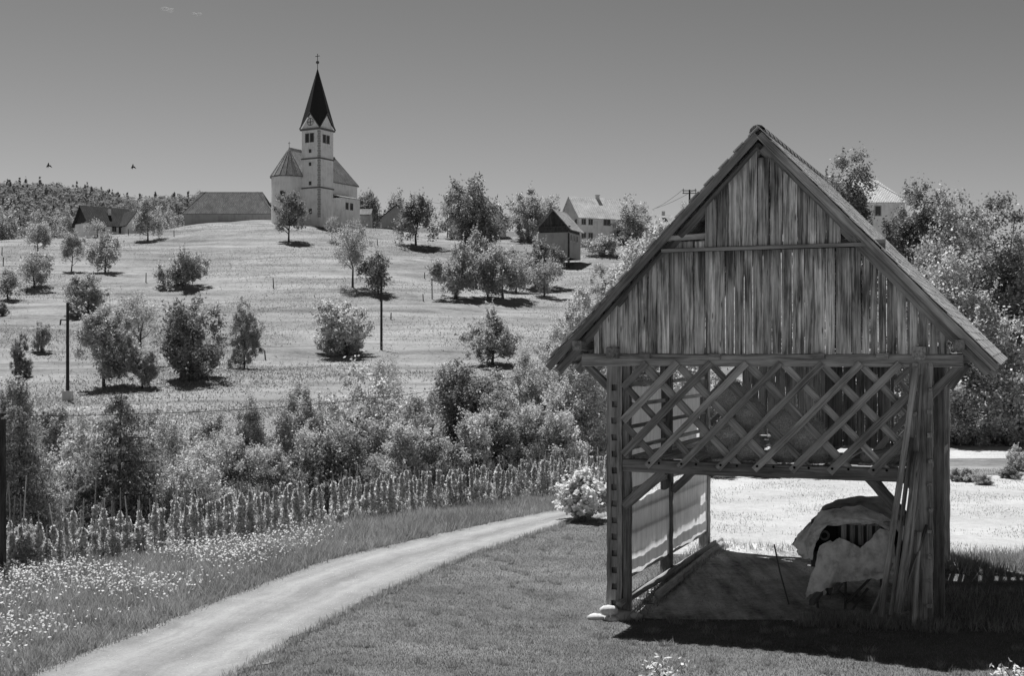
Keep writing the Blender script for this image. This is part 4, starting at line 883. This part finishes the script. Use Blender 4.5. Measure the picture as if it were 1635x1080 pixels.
# ------------------------------------------------------------------ trees of the hillside orchard
APP = 'orchard trees on the hillside'
T = [  # label, name, stem px, base py, top, width, kind, leaf
 ('small round fruit tree at the very left edge of the meadow', 'fruit_tree', 13, 479, 430, 46, 'round', 'leaf_mid'),
 ('fruit tree with clear stem, lower of the pair at the upper left', 'fruit_tree', 54, 461, 404, 52, 'round', 'leaf_mid'),
 ('dense fruit tree, upper of the pair at the upper left', 'fruit_tree', 60, 410, 358, 40, 'tall', 'leaf_mid'),
 ('narrow fruit tree below the left side of the cottage', 'fruit_tree', 114, 434, 372, 38, 'tall', 'leaf_mid'),
 ('fruit tree with spreading crown right below the cottage', 'fruit_tree', 168, 435, 374, 52, 'round', 'leaf_mid'),
 ('airy young tree in front of the cottage wall', 'young_tree', 156, 378, 350, 36, 'airy', 'leaf_mid'),
 ('round fruit tree right beside the cottage on the crest', 'fruit_tree', 236, 385, 318, 42, 'round', 'leaf_mid'),
 ('lone wide fruit tree in the middle of the left slope', 'fruit_tree', 293, 460, 402, 68, 'round', 'leaf_mid'),
 ('broad dark bush like tree behind the tall thin pole', 'fruit_tree', 142, 505, 440, 72, 'bush', 'leaf_mid'),
 ('dark pointed tree standing in front of the church', 'shade_tree', 461, 386, 308, 54, 'tall', 'leaf_dark'),
 ('tiny sapling at the foot of the church wall', 'sapling_tree', 530, 384, 346, 24, 'airy', 'leaf_mid'),
 ('tall airy birch left of the slim mid meadow pole', 'birch', 563, 460, 355, 66, 'airy', 'leaf_mid'),
 ('dark round fruit tree with bent stem behind the slim mid meadow pole', 'fruit_tree', 604, 470, 404, 58, 'round', 'leaf_dark'),
 ('round tree on the skyline just right of the church', 'shade_tree', 592, 353, 308, 46, 'round', 'leaf_dark'),
 ('half hidden tree on the skyline behind the leaning big fruit tree', 'shade_tree', 638, 362, 307, 46, 'bush', 'leaf_dark'),
 ('big dark fruit tree casting a long shadow right of the church', 'fruit_tree', 664, 392, 312, 58, 'round', 'leaf_dark'),
 ('slender tree between the big fruit tree and the biggest round tree', 'young_tree', 714, 380, 322, 34, 'airy', 'leaf_mid'),
 ('biggest round tree on the crest hiding the white gable house', 'shade_tree', 762, 398, 289, 92, 'bush', 'leaf_dark'),
 ('large light round tree on the skyline left of the small barn', 'shade_tree', 843, 386, 306, 66, 'bush', 'leaf_mid'),
 ('tree tucked behind the ridge of the small barn', 'shade_tree', 882, 372, 315, 40, 'round', 'leaf_mid'),
 ('leafy round tree at the right end of the farmhouse', 'shade_tree', 1010, 392, 314, 56, 'bush', 'leaf_mid'),
 ('little tree alone left of the grove', 'fruit_tree', 695, 446, 408, 22, 'airy', 'leaf_mid'),
 ('leftmost big fruit tree of the grove below the biggest tree', 'fruit_tree', 727, 478, 392, 70, 'round', 'leaf_mid'),
 ('back fruit tree of the grove just under the biggest tree', 'fruit_tree', 752, 455, 374, 66, 'round', 'leaf_mid'),
 ('fruit tree with short stem in the middle of the grove', 'fruit_tree', 779, 476, 402, 60, 'round', 'leaf_mid'),
 ('fruit tree with straight stem in the middle right of the grove', 'fruit_tree', 803, 477, 398, 68, 'round', 'leaf_mid'),
 ('thin stemmed fruit tree behind the middle of the grove', 'fruit_tree', 824, 468, 398, 50, 'round', 'leaf_mid'),
 ('dark crowned fruit tree at the back right of the grove', 'fruit_tree', 860, 462, 388, 62, 'round', 'leaf_dark'),
 ('small neat fruit tree at the right front of the grove', 'fruit_tree', 869, 474, 414, 48, 'round', 'leaf_mid'),
 ('lone fruit tree near the foot of the slope left of the hayrack', 'fruit_tree', 786, 584, 498, 82, 'round', 'leaf_mid'),
 ('large pale round bush in the middle of the meadow', 'meadow_bush', 552, 568, 484, 104, 'bush', 'leaf_pale'),
 ('spreading fruit tree with forked stem in the lower left group', 'fruit_tree', 166, 620, 495, 90, 'round', 'leaf_mid'),
 ('tall airy fruit tree at the back of the lower left group', 'fruit_tree', 222, 585, 468, 84, 'airy', 'leaf_mid'),
 ('small fruit tree in front of the lower left group', 'fruit_tree', 227, 622, 560, 48, 'round', 'leaf_mid'),
 ('largest dark fruit tree of the lower left group', 'fruit_tree', 304, 606, 482, 108, 'bush', 'leaf_dark'),
 ('neat pear shaped fruit tree at the right of the lower left group', 'fruit_tree', 390, 590, 484, 54, 'tall', 'leaf_mid'),
 ('small dark shrub alone left of the tall thin pole', 'meadow_bush', 65, 563, 516, 34, 'bush', 'leaf_mid'),
 ('dark upright shrub near the left edge at the meadow foot', 'meadow_bush', 33, 603, 535, 34, 'tall', 'leaf_dark'),
 ('low dark shrub at the very left edge below the fruit trees', 'meadow_bush', 3, 505, 484, 26, 'bush', 'leaf_dark'),
 ('pale shrub in front of the farmhouse wall', 'meadow_bush', 965, 408, 376, 60, 'bush', 'leaf_mid'),
 ('ivy dark tree against the end of the long barn', 'shade_tree', 322, 354, 311, 40, 'bush', 'leaf_dark'),
 ('tree top poking up behind the far crossarm pole', 'shade_tree', 1098, 372, 322, 34, 'airy', 'leaf_mid')]
for (lb, nm, px, base, top, wd, kd, lf) in T:
    near = base > 500
    plant(nm, lb, 'tree' if not nm.endswith('bush') else 'bush', px, None, top, wd, kd, lf, 2 if near or wd > 60 else 0, APP if nm == 'fruit_tree' else None, base)
for (lb, px, Y, top, wd, kd) in (('round tree at the left edge below the wooded hills', 8, 330, 327, 60, 'bush'), ('tree left of the cottage with a narrow crown', 112, 325, 332, 34, 'bush'), ('low tree in the dip second from the left edge', 52, 335, 340, 50, 'bush'), ('low tree in the dip third from the left edge', 86, 330, 343, 40, 'bush'), ('low pale tree right of the cottage under the hills', 268, 335, 334, 30, 'bush'), ('dark tree behind the cottage roof', 205, 345, 325, 30, 'tall')):
    plant('valley_tree', lb, 'tree', px, Y, top, wd, kd, 'leaf_dark' if 'dark' in lb else 'leaf_mid', 0)

# ------------------------------------------------------------------ the belt of bushes and young trees beyond the bean rows
BELT = [
 ('dense dark conifer at the left edge behind the near pole', 'conifer', 38, 31, 640, 185, 'conifer', 'leaf_conifer'),
 ('leafy bush spilling over the top of the left edge conifer', 'bush', 30, 38, 612, 120, 'bush', 'leaf_mid'),
 ('pale feathery bush between the two left conifers', 'bush', 118, 35, 672, 135, 'bush', 'leaf_pale'),
 ('tall dark conifer standing out left of the bushes', 'conifer', 186, 34, 622, 205, 'conifer', 'leaf_conifer'),
 ('pale bush right of the tall dark conifer', 'bush', 268, 40, 668, 110, 'bush', 'leaf_pale'),
 ('low pale bush behind the bean plants right of the conifer', 'bush', 305, 34, 720, 120, 'bush', 'leaf_pale'),
 ('young pointed tree rising over the bushes left of centre', 'young_tree', 400, 42, 645, 86, 'tall', 'leaf_mid'),
 ('rounded pale bush below the young pointed tree', 'bush', 370, 37, 700, 120, 'bush', 'leaf_pale'),
 ('young conical tree in the middle of the bush belt', 'young_tree', 476, 44, 622, 92, 'tall', 'leaf_mid'),
 ('large pale leafy tree in the middle of the bush belt', 'broadleaf_tree', 572, 44, 596, 180, 'bush', 'leaf_pale'),
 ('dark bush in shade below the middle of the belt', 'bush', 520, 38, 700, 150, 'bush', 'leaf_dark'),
 ('thin topped dark tree rising behind the large pale one', 'young_tree', 616, 50, 568, 80, 'airy', 'leaf_dark'),
 ('mid grey bush right of the large pale leafy tree', 'bush', 655, 43, 640, 120, 'bush', 'leaf_mid'),
 ('dark broad bush above the right part of the bean rows', 'bush', 735, 44, 590, 150, 'bush', 'leaf_dark'),
 ('slim young tree above the right part of the bean rows', 'young_tree', 715, 48, 588, 80, 'tall', 'leaf_mid'),
 ('grey green bush in front of the slim young tree', 'bush', 690, 41, 668, 110, 'bush', 'leaf_mid'),
 ('leafy tree right of the slim young tree', 'broadleaf_tree', 830, 48, 572, 110, 'bush', 'leaf_mid'),
 ('bush between the leafy tree and the pale one by the roof', 'bush', 800, 43, 640, 110, 'bush', 'leaf_mid'),
 ('pale big leaved bush beside the left roof eave', 'bush', 930, 46, 555, 130, 'bush', 'leaf_pale'),
 ('low pale bush behind the white flowering bush', 'bush', 900, 43, 660, 110, 'bush', 'leaf_pale'),
 ('pale leafy tree climbing along the left roof edge', 'broadleaf_tree', 985, 58, 400, 150, 'bush', 'leaf_pale'),
 ('pale leafy tree top just above the left roof edge', 'broadleaf_tree', 1035, 62, 372, 130, 'bush', 'leaf_pale'),
 ('pale bush lower along the left roof edge', 'bush', 935, 56, 470, 110, 'bush', 'leaf_pale'),
 ('grey bush at the foot of the slope under the small barn pole', 'bush', 950, 90, 428, 70, 'bush', 'leaf_mid'),
 ('pale bush low at the slope foot left of the roof eave', 'bush', 890, 66, 520, 80, 'bush', 'leaf_pale'),
]
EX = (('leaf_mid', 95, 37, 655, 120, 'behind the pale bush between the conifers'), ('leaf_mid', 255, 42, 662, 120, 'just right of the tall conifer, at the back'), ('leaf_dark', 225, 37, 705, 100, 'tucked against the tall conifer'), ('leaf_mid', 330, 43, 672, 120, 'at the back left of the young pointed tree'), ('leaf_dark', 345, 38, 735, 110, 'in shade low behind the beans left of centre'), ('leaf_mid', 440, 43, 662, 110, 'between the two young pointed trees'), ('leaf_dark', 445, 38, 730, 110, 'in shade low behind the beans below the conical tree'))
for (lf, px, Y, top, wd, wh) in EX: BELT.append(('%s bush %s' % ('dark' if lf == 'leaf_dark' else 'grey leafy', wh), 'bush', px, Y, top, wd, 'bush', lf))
for k, (px, Y, top, wd, lf) in enumerate(((60, 33, 730, 110, 'leaf_pale'), (135, 34, 735, 90, 'leaf_pale'), (240, 35, 738, 110, 'leaf_mid'), (330, 36, 722, 110, 'leaf_pale'), (430, 37, 715, 110, 'leaf_pale'), (500, 38, 690, 110, 'leaf_pale'), (560, 39, 690, 120, 'leaf_mid'), (640, 40, 680, 110, 'leaf_pale'), (770, 42, 660, 110, 'leaf_pale'), (850, 43, 650, 110, 'leaf_pale'), (620, 46, 612, 110, 'leaf_pale'), (520, 45, 640, 100, 'leaf_pale'), (780, 50, 600, 110, 'leaf_mid'), (875, 47, 590, 90, 'leaf_pale'))):
    wh = ('at the left edge', 'left of the tall conifer', 'below the right side of the tall conifer', 'left of the young pointed tree', 'below the young pointed tree', 'below the young conical tree', 'under the left of the large pale tree', 'under the right of the large pale tree', 'below the leafy tree', 'left of the white blossom', 'topping the belt right of its middle', 'right of the young conical tree', 'topping the right of the belt', 'next to the roof eave')[k]
    BELT.append(('%s bush in the belt behind the beans, %s' % ('pale' if lf == 'leaf_pale' else 'darker', wh), 'bush', px, Y, top, wd, 'bush', lf))
BELT += [
 ('sparse tree top behind the upper right roof slope', 'broadleaf_tree', 1326, 70, 264, 150, 'bush', 'leaf_dark'),
 ('tall dark tree right behind the roof slope', 'broadleaf_tree', 1470, 66, 306, 132, 'bush', 'leaf_dark'),
 ('tall grey tree second to the right of the roof', 'broadleaf_tree', 1516, 62, 322, 150, 'bush', 'leaf_mid'),
 ('tall tree at the right picture edge', 'broadleaf_tree', 1592, 64, 328, 180, 'bush', 'leaf_dark'),
 ('tree with darker top just past the right picture edge', 'broadleaf_tree', 1665, 66, 340, 160, 'bush', 'leaf_dark'),
 ('dense bush under the right hand trees behind the eave', 'bush', 1560, 58.6, 470, 190, 'bush', 'leaf_pale'),
 ('pale bush lit by the sun below the right roof slope', 'bush', 1505, 60, 420, 170, 'bush', 'leaf_pale'),
 ('low pale bush by the far road at the right edge', 'bush', 1610, 57.4, 520, 170, 'bush', 'leaf_pale'),
 ('low bush by the far road behind the right posts', 'bush', 1530, 57.8, 560, 140, 'bush', 'leaf_pale'),
 ('bush beyond the yard seen through the right of the lattice', 'bush', 1420, 58, 560, 150, 'bush', 'leaf_pale'),  # pale leaf colour imitates sunlight on this bush and the next
 ('bush beyond the yard seen through the middle of the lattice', 'bush', 1290, 60, 560, 150, 'bush', 'leaf_pale'),
 ('pale bush beyond the yard behind the left side of the hayrack', 'bush', 1120, 50, 560, 170, 'bush', 'leaf_pale')]
for (lb, nm, px, Y, top, wd, kd, lf) in BELT:
    plant(nm, lb, 'tree' if nm != 'bush' else 'bush', px, Y, top, wd, kd, lf, 1)
for (lb, px, Y, top, wd, lf) in (('low shrub at the far side of the yard right of the posts', 1545, 42, 748, 40, 'leaf_mid'), ('leafy low shrub near the right edge of the yard', 1568, 41, 756, 34, 'leaf_mid'), ('shrub with upright shoots at the right edge by the road', 1622, 46, 712, 40, 'leaf_pale'), ('small dark shrub behind the right posts', 1526, 42, 748, 24, 'leaf_dark'), ('flat dark shrub at the right edge of the yard', 1612, 43, 744, 44, 'leaf_dark'),
        ('low hedge shrub seen under the beam, left', 1150, 43.2, 741, 60, 'leaf_dark'), ('low hedge shrub seen under the beam, middle', 1230, 43.5, 744, 80, 'leaf_mid'), ('low hedge shrub seen under the beam, right', 1330, 43.5, 745, 90, 'leaf_mid'), ('low hedge shrub seen under the beam, far right', 1420, 43.2, 743, 80, 'leaf_mid')):
    plant('shrub', lb, 'shrub', px, Y, top, wd, 'bush', lf, 2)

# the white flowering bush
fb = plant('flowering_bush', 'rounded bush covered in white blossom beside the path', 'bush', 936, flatY(832), 754, 78, 'bush', 'leaf_mid', 1)
C, P, O = lobed('bush', 260, 30, .03); k = P[:, 2] > .22
bl = fast_mesh('blossom', leaf_quads(P[k] + O[k] * .04, .034, O[k], .8, .9), 4); link('blossom', bl, M['petal'], fb)
# young white plant near the bottom edge
def little(label, px, py, h, n, Y=None):
    Y = Y or flatY(py); e = empty('white_plant', (at(px, Y), Y, 0), 0, label, 'plant')
    b = MB(); Cn = []
    for i in range(7):
        a = i * 2.4; t = (math.cos(a) * .12 * (i % 3 + .5), math.sin(a) * .12, h * (.55 + .06 * i)); b.tube([(0, 0, 0), (t[0] * .5, t[1] * .5, h * .4), t], [.006, .005, .003], 4)
        for _ in range(n): Cn.append((t[0] + random.gauss(0, .05), t[1] + random.gauss(0, .05), t[2] * random.uniform(.5, 1.05)))
    b.build('stem', M['bark'], e); link('foliage', fast_mesh('foliage', leaf_quads(np.array(Cn), .04, None, .6, .4), 4), M['petal'], e)
little('bright pale leaved plant by itself at the bottom edge', 1060, 1092, .36, 12); little('bright pale plant in the bottom right corner', 1622, 1096, .32, 10); little('tiny pale sprig at the bottom edge left of the lone plant', 1038, 1100, .2, 5)

# ------------------------------------------------------------------ rows of climbing beans
bv = []
for i in range(5):
    b = MB(); b.tube([(0, 0, 0), (random.uniform(-.03, .03), random.uniform(-.03, .03), 1.0)], [.016, .012], 5); sm = mesh('bean_pole', b.V, b.F); sm.materials.append(M['rail'])
    n = 400; z = rng.uniform(.02, 1.0, n) ** .8; lump = 1 + .35 * np.sin(z * rng.uniform(9, 16) + i); r = .12 * lump * (1.08 - z * .84) * np.sqrt(rng.uniform(.1, 1.9, n)); a = rng.uniform(0, 6.283, n)
    C = np.stack([np.cos(a) * r, np.sin(a) * r, z], 1); O = np.stack([np.cos(a), np.sin(a), np.zeros(n) + .3], 1)
    lm = fast_mesh('bean_leaves', leaf_quads(C, .046, O, .6, .62, .3), 4); lm.materials.append(M['bean']); bv.append((sm, lm))
row = [(at(x, flatY(y)), flatY(y)) for x, y in ((-90, 922), (20, 908), (105, 902), (244, 882), (389, 862), (480, 843), (594, 827), (696, 813), (827, 798), (960, 786), (1010, 780))]
RP = np.array(row); dd = np.r_[0, np.cumsum(np.hypot(*np.diff(RP, axis=0).T))]
for rw, (off, sp) in enumerate(((0, .22), (.55, .25))):
    t = .1 * rw
    while t < dd[-1]:
        x = np.interp(t, dd, RP[:, 0]) - off * .55 + random.uniform(-.06, .06); y = np.interp(t, dd, RP[:, 1]) + off * .83 + random.uniform(-.06, .06); t += sp * random.uniform(.8, 1.25)
        px = CX + F * x / y; left = px < 250
        h = random.uniform(.76, .98) if not left else random.uniform(.45, .95)
        if random.random() < .06: continue
        e = empty('bean_plant', (x, y, Hs(x, y) - .02), random.uniform(0, 6.28), 'leafy bean plant climbing a stick in the rows along the meadow', 'bean plant', 'bean plants in rows', (1, 1, h * 1.15)); e.rotation_euler.x = random.gauss(0, .07); e.rotation_euler.y = random.gauss(0, .07)
        sm, lm = bv[random.randrange(5)]; p = link('stake', sm, None, e); q = link('leaves', lm, None, e); p.scale = (1, 1, random.uniform(1.0, 1.3) if not left else random.uniform(1.2, 1.9)); w2 = random.uniform(.72, 1.0); q.scale = (w2, w2, 1)
plant('shrub', 'pale rounded shrub at the left end of the bean rows', 'shrub', 28, 25.6, 838, 58, 'bush', 'leaf_pale', 2)

# ------------------------------------------------------------------ grass
def blades(name, n, sampler, h0, h1, wd, mat, kind='stuff', lean=.35):
    P = sampler(n); n = len(P); z = H(P[:, 0], P[:, 1]); h = rng.uniform(h0, h1, n); a = rng.uniform(0, 6.283, n); wv = wd * rng.uniform(.6, 1.4, n)
    dx, dy = np.cos(a) * wv, np.sin(a) * wv; l = rng.normal(0, lean, (n, 2)) * h[:, None]
    V = np.stack([np.stack([P[:, 0] - dx, P[:, 1] - dy, z], 1), np.stack([P[:, 0] + dx, P[:, 1] + dy, z], 1), np.stack([P[:, 0] + l[:, 0], P[:, 1] + l[:, 1], z + h], 1)], 1).reshape(-1, 3)
    return tag(link(name, fast_mesh(name, V, 3), mat), kind=kind)
def patchy(P, s, th):
    v = np.sin(P[:, 0] * s + 1.3 * np.sin(P[:, 1] * s * .7)) + np.sin(P[:, 1] * s * 1.3 + np.sin(P[:, 0] * s * .8) * 1.7) + rng.normal(0, .7, len(P)); return P[v > th]
def lawn_s(n):
    P = np.stack([rng.uniform(-3.5, 12, n * 3), 15.5 + 17.0 * rng.random(n * 3) ** 1.3], 1); q = (P[:, 0] > edge_x(PR, P[:, 1]) - .05)
    px = CX + F * P[:, 0] / P[:, 1]; q &= (px < 1680)
    c, s = math.cos(TH), math.sin(TH); u = (P[:, 0] - BX) * c - (P[:, 1] - BY) * s; v = (P[:, 0] - BX) * s + (P[:, 1] - BY) * c
    q &= ~((abs(u) < 2.2) & (v > .1)) & ~((P[:, 1] > 26.8) & (P[:, 0] > 2.4)); return P[q][:n]
blades('lawn_grass', 210000, lawn_s, .02, .05, .005, M['lawnblade'])
def edge_s(n):
    y = 15.5 + 19 * rng.random(n); s = rng.random(n) < .5; x = np.where(s, edge_x(PR, y) + rng.normal(.06, .07, n), edge_x(PL, y) - rng.normal(.08, .09, n)); return np.stack([x, y], 1)
blades('path_edge_grass', 9000, edge_s, .05, .14, .006, M['blade'])
def row_y(x): return np.interp(x, RP[:, 0], RP[:, 1])
def verge_s(n):
    P = np.stack([rng.uniform(-11, 3, n * 5), 15.5 + 22 * rng.random(n * 5)], 1); return P[(P[:, 0] < edge_x(PL, P[:, 1]) - .08) & (P[:, 1] < row_y(P[:, 0]) + .4)][:n]
blades('verge_grass', 120000, verge_s, .05, .20, .006, M['blade'], lean=.6)
def vtuft_s(n):
    c = verge_s(420); k = rng.integers(0, len(c), n); return c[k] + rng.normal(0, .11, (n, 2))
blades('verge_tufts', 26000, vtuft_s, .14, .36, .007, M['blade'], lean=.45)
def flower_s(n):
    P = patchy(verge_s(n * 5), 1.1, -.5); px = CX + F * P[:, 0] / P[:, 1]; d = edge_x(PL, P[:, 1]) - P[:, 0]; q = (rng.random(len(P)) < np.clip((560 - px) / 160, 0, 1)) & (d > .3 + 1.3 * rng.random(len(P)) ** 1.5) & (P[:, 1] < row_y(P[:, 0]) - .7 - rng.random(len(P))); return P[q][:n]
P = flower_s(6000); z = H(P[:, 0], P[:, 1]) + rng.uniform(.2, .34, len(P))
fl = fast_mesh('daisies', leaf_quads(np.concatenate([P, z[:, None]], 1), .021, None, 1.6, .95), 4); tag(link('daisies', fl, M['petal']), 'white daisies scattered through the verge grass', 'flowers', None, 'stuff')
def hill_s(n):
    y = 78 * (285 / 78) ** rng.random(n); px = rng.uniform(-40, 980, n); return np.stack([(px - CX) / F * y, y], 1)
blades('hill_grass', 150000, lambda n: patchy(hill_s(n), .13, .1), .06, .24, .06, M['hayblade'], lean=.6)
def near_hill_s(n):
    y = 46 * (90 / 46) ** rng.random(n); px = rng.uniform(-40, 980, n); return np.stack([(px - CX) / F * y, y], 1)
blades('rough_grass', 30000, near_hill_s, .05, .16, .03, M['hayblade'])
def yard_s(n):
    y = 26.5 + 20 * rng.random(n); x = rng.uniform(2.6, 20, n); return patchy(np.stack([x, y], 1), 1.6, .2)
blades('yard_grass', 60000, yard_s, .02, .08, .010, M['blade'])
def weed_s(n):
    out = []
    for (u0, u1, v0, v1, k) in ((-2.55, -1.9, -.4, 6.8, .30), (.6, 2.8, -.55, .3, .3), (2.45, 4.6, -.3, 3.0, .30), (-2.3, 2.4, 6.4, 7.2, .10)):
        m = int(n * k); u = rng.uniform(u0, u1, m); v = rng.uniform(v0, v1, m); out.append(np.stack([BX + u * math.cos(TH) + v * math.sin(TH), BY - u * math.sin(TH) + v * math.cos(TH)], 1))
    return np.concatenate(out)
blades('weeds', 8000, weed_s, .05, .22, .008, M['blade'], lean=.3)
def bank_s(n):
    x = rng.uniform(8.3, 13, n); return np.stack([x, 25.6 + .12 * (x - 8.3) + rng.normal(0, .5, n)], 1)
blades('bank_grass', 9000, bank_s, .08, .30, .010, M['blade'])

def pebbles(name, n, sampler, r0, r1, mat):
    P = sampler(n); n = len(P); z = H(P[:, 0], P[:, 1]) + .014; r = r0 + (r1 - r0) * rng.random(n) ** 3; k = rng.uniform(0, 6.28, n); Q = []
    for i in range(4):
        a0, a1 = k + i * 1.5708, k + (i + 1) * 1.5708
        Q.append(np.stack([np.stack([P[:, 0] + np.cos(a0) * r, P[:, 1] + np.sin(a0) * r, z], 1), np.stack([P[:, 0] + np.cos(a1) * r, P[:, 1] + np.sin(a1) * r, z], 1), np.stack([P[:, 0], P[:, 1], z + r * .7], 1)], 1))
    return tag(link(name, fast_mesh(name, np.concatenate(Q).reshape(-1, 3), 3), mat), kind='stuff')
def path_s(n):
    y = 15.5 + 19 * rng.random(n); t = rng.random(n); t = np.where(rng.random(n) < .6, np.where(t < .5, t ** 2, 1 - (1 - t) ** 2), t); a, b = edge_x(PL, y), edge_x(PR, y); return np.stack([a + (b - a) * t, y], 1)
pebbles('pebbles', 4500, path_s, .004, .02, M['stone'])
def floor_s(n):
    u = rng.uniform(-2.1, 2.2, n); v = rng.uniform(-.2, 7.2, n); P = np.stack([BX + u * math.cos(TH) + v * math.sin(TH), BY - u * math.sin(TH) + v * math.cos(TH)], 1); return patchy(P, 2.2, .5)
blades('floor_weeds', 9000, floor_s, .015, .08, .010, M['blade'], lean=.8)
def tuft_s(n):
    c = lawn_s(260); k = rng.integers(0, len(c), n); return c[k] + rng.normal(0, .05, (n, 2))
def clod_s(n):
    u = rng.uniform(-2.1, 2.2, n); v = rng.uniform(-.2, 7.2, n); return np.stack([BX + u * math.cos(TH) + v * math.sin(TH), BY - u * math.sin(TH) + v * math.cos(TH)], 1)
pebbles('clods', 3500, clod_s, .008, .045, M['dirt'])
blades('lawn_tufts', 16000, tuft_s, .05, .12, .006, M['blade'], lean=.5)
cw = N('cloud_vapour'); d_ = cw.n('BsdfDiffuse'); d_.inputs[0].default_value = (.9, .9, .9, 1); t_ = cw.n('BsdfTransparent'); mx_ = cw.n('MixShader'); mx_.inputs[0].default_value = .13; cw.l(t_.outputs[0], mx_.inputs[1]); cw.l(d_.outputs[0], mx_.inputs[2]); cw.end(mx_)
for (lb, px, py, s_) in (('tiny faint cloud wisp high at the top left', 267, 15, 1.0), ('second tiny cloud wisp just right of the first', 315, 23, .8)):
    b = MB()
    for i in range(7): b.ball((random.uniform(-9, 9) * s_, random.uniform(-5, 5), random.uniform(-4, 4) * s_), random.uniform(3, 6) * s_, 10, (1.5, 1, .7), .15)
    o = b.build('cloud', cw.m, None, True); o.location = (at(px, 3000), 3000, zat(py, 3000)); tag(o, lb, 'cloud')
# ------------------------------------------------------------------ birds
for (lb, px, py, Y, s) in (('small dark bird upright in the sky at the far left', 77, 264, 150, 1), ('small dark bird slanting in the sky left of the church', 212, 266, 150, .9)):
    e = empty('bird', (at(px, Y), Y, zat(py, Y)), 0, lb, 'bird'); b = MB(); b.tube([(-.04, 0, -.3), (0, 0, -.05), (.02, 0, .18), (.03, 0, .3)], [.02, .09, .08, .02], 6); b.build('body', M['bird'], e)
    for q in (-1, 1):
        b = MB(); b.slab([(0, 0, .08), (q * .22 * s, .2, .02), (q * .34 * s, .35, -.22), (q * .04, .02, -.08)], .015); b.build('wing', M['bird'], e)
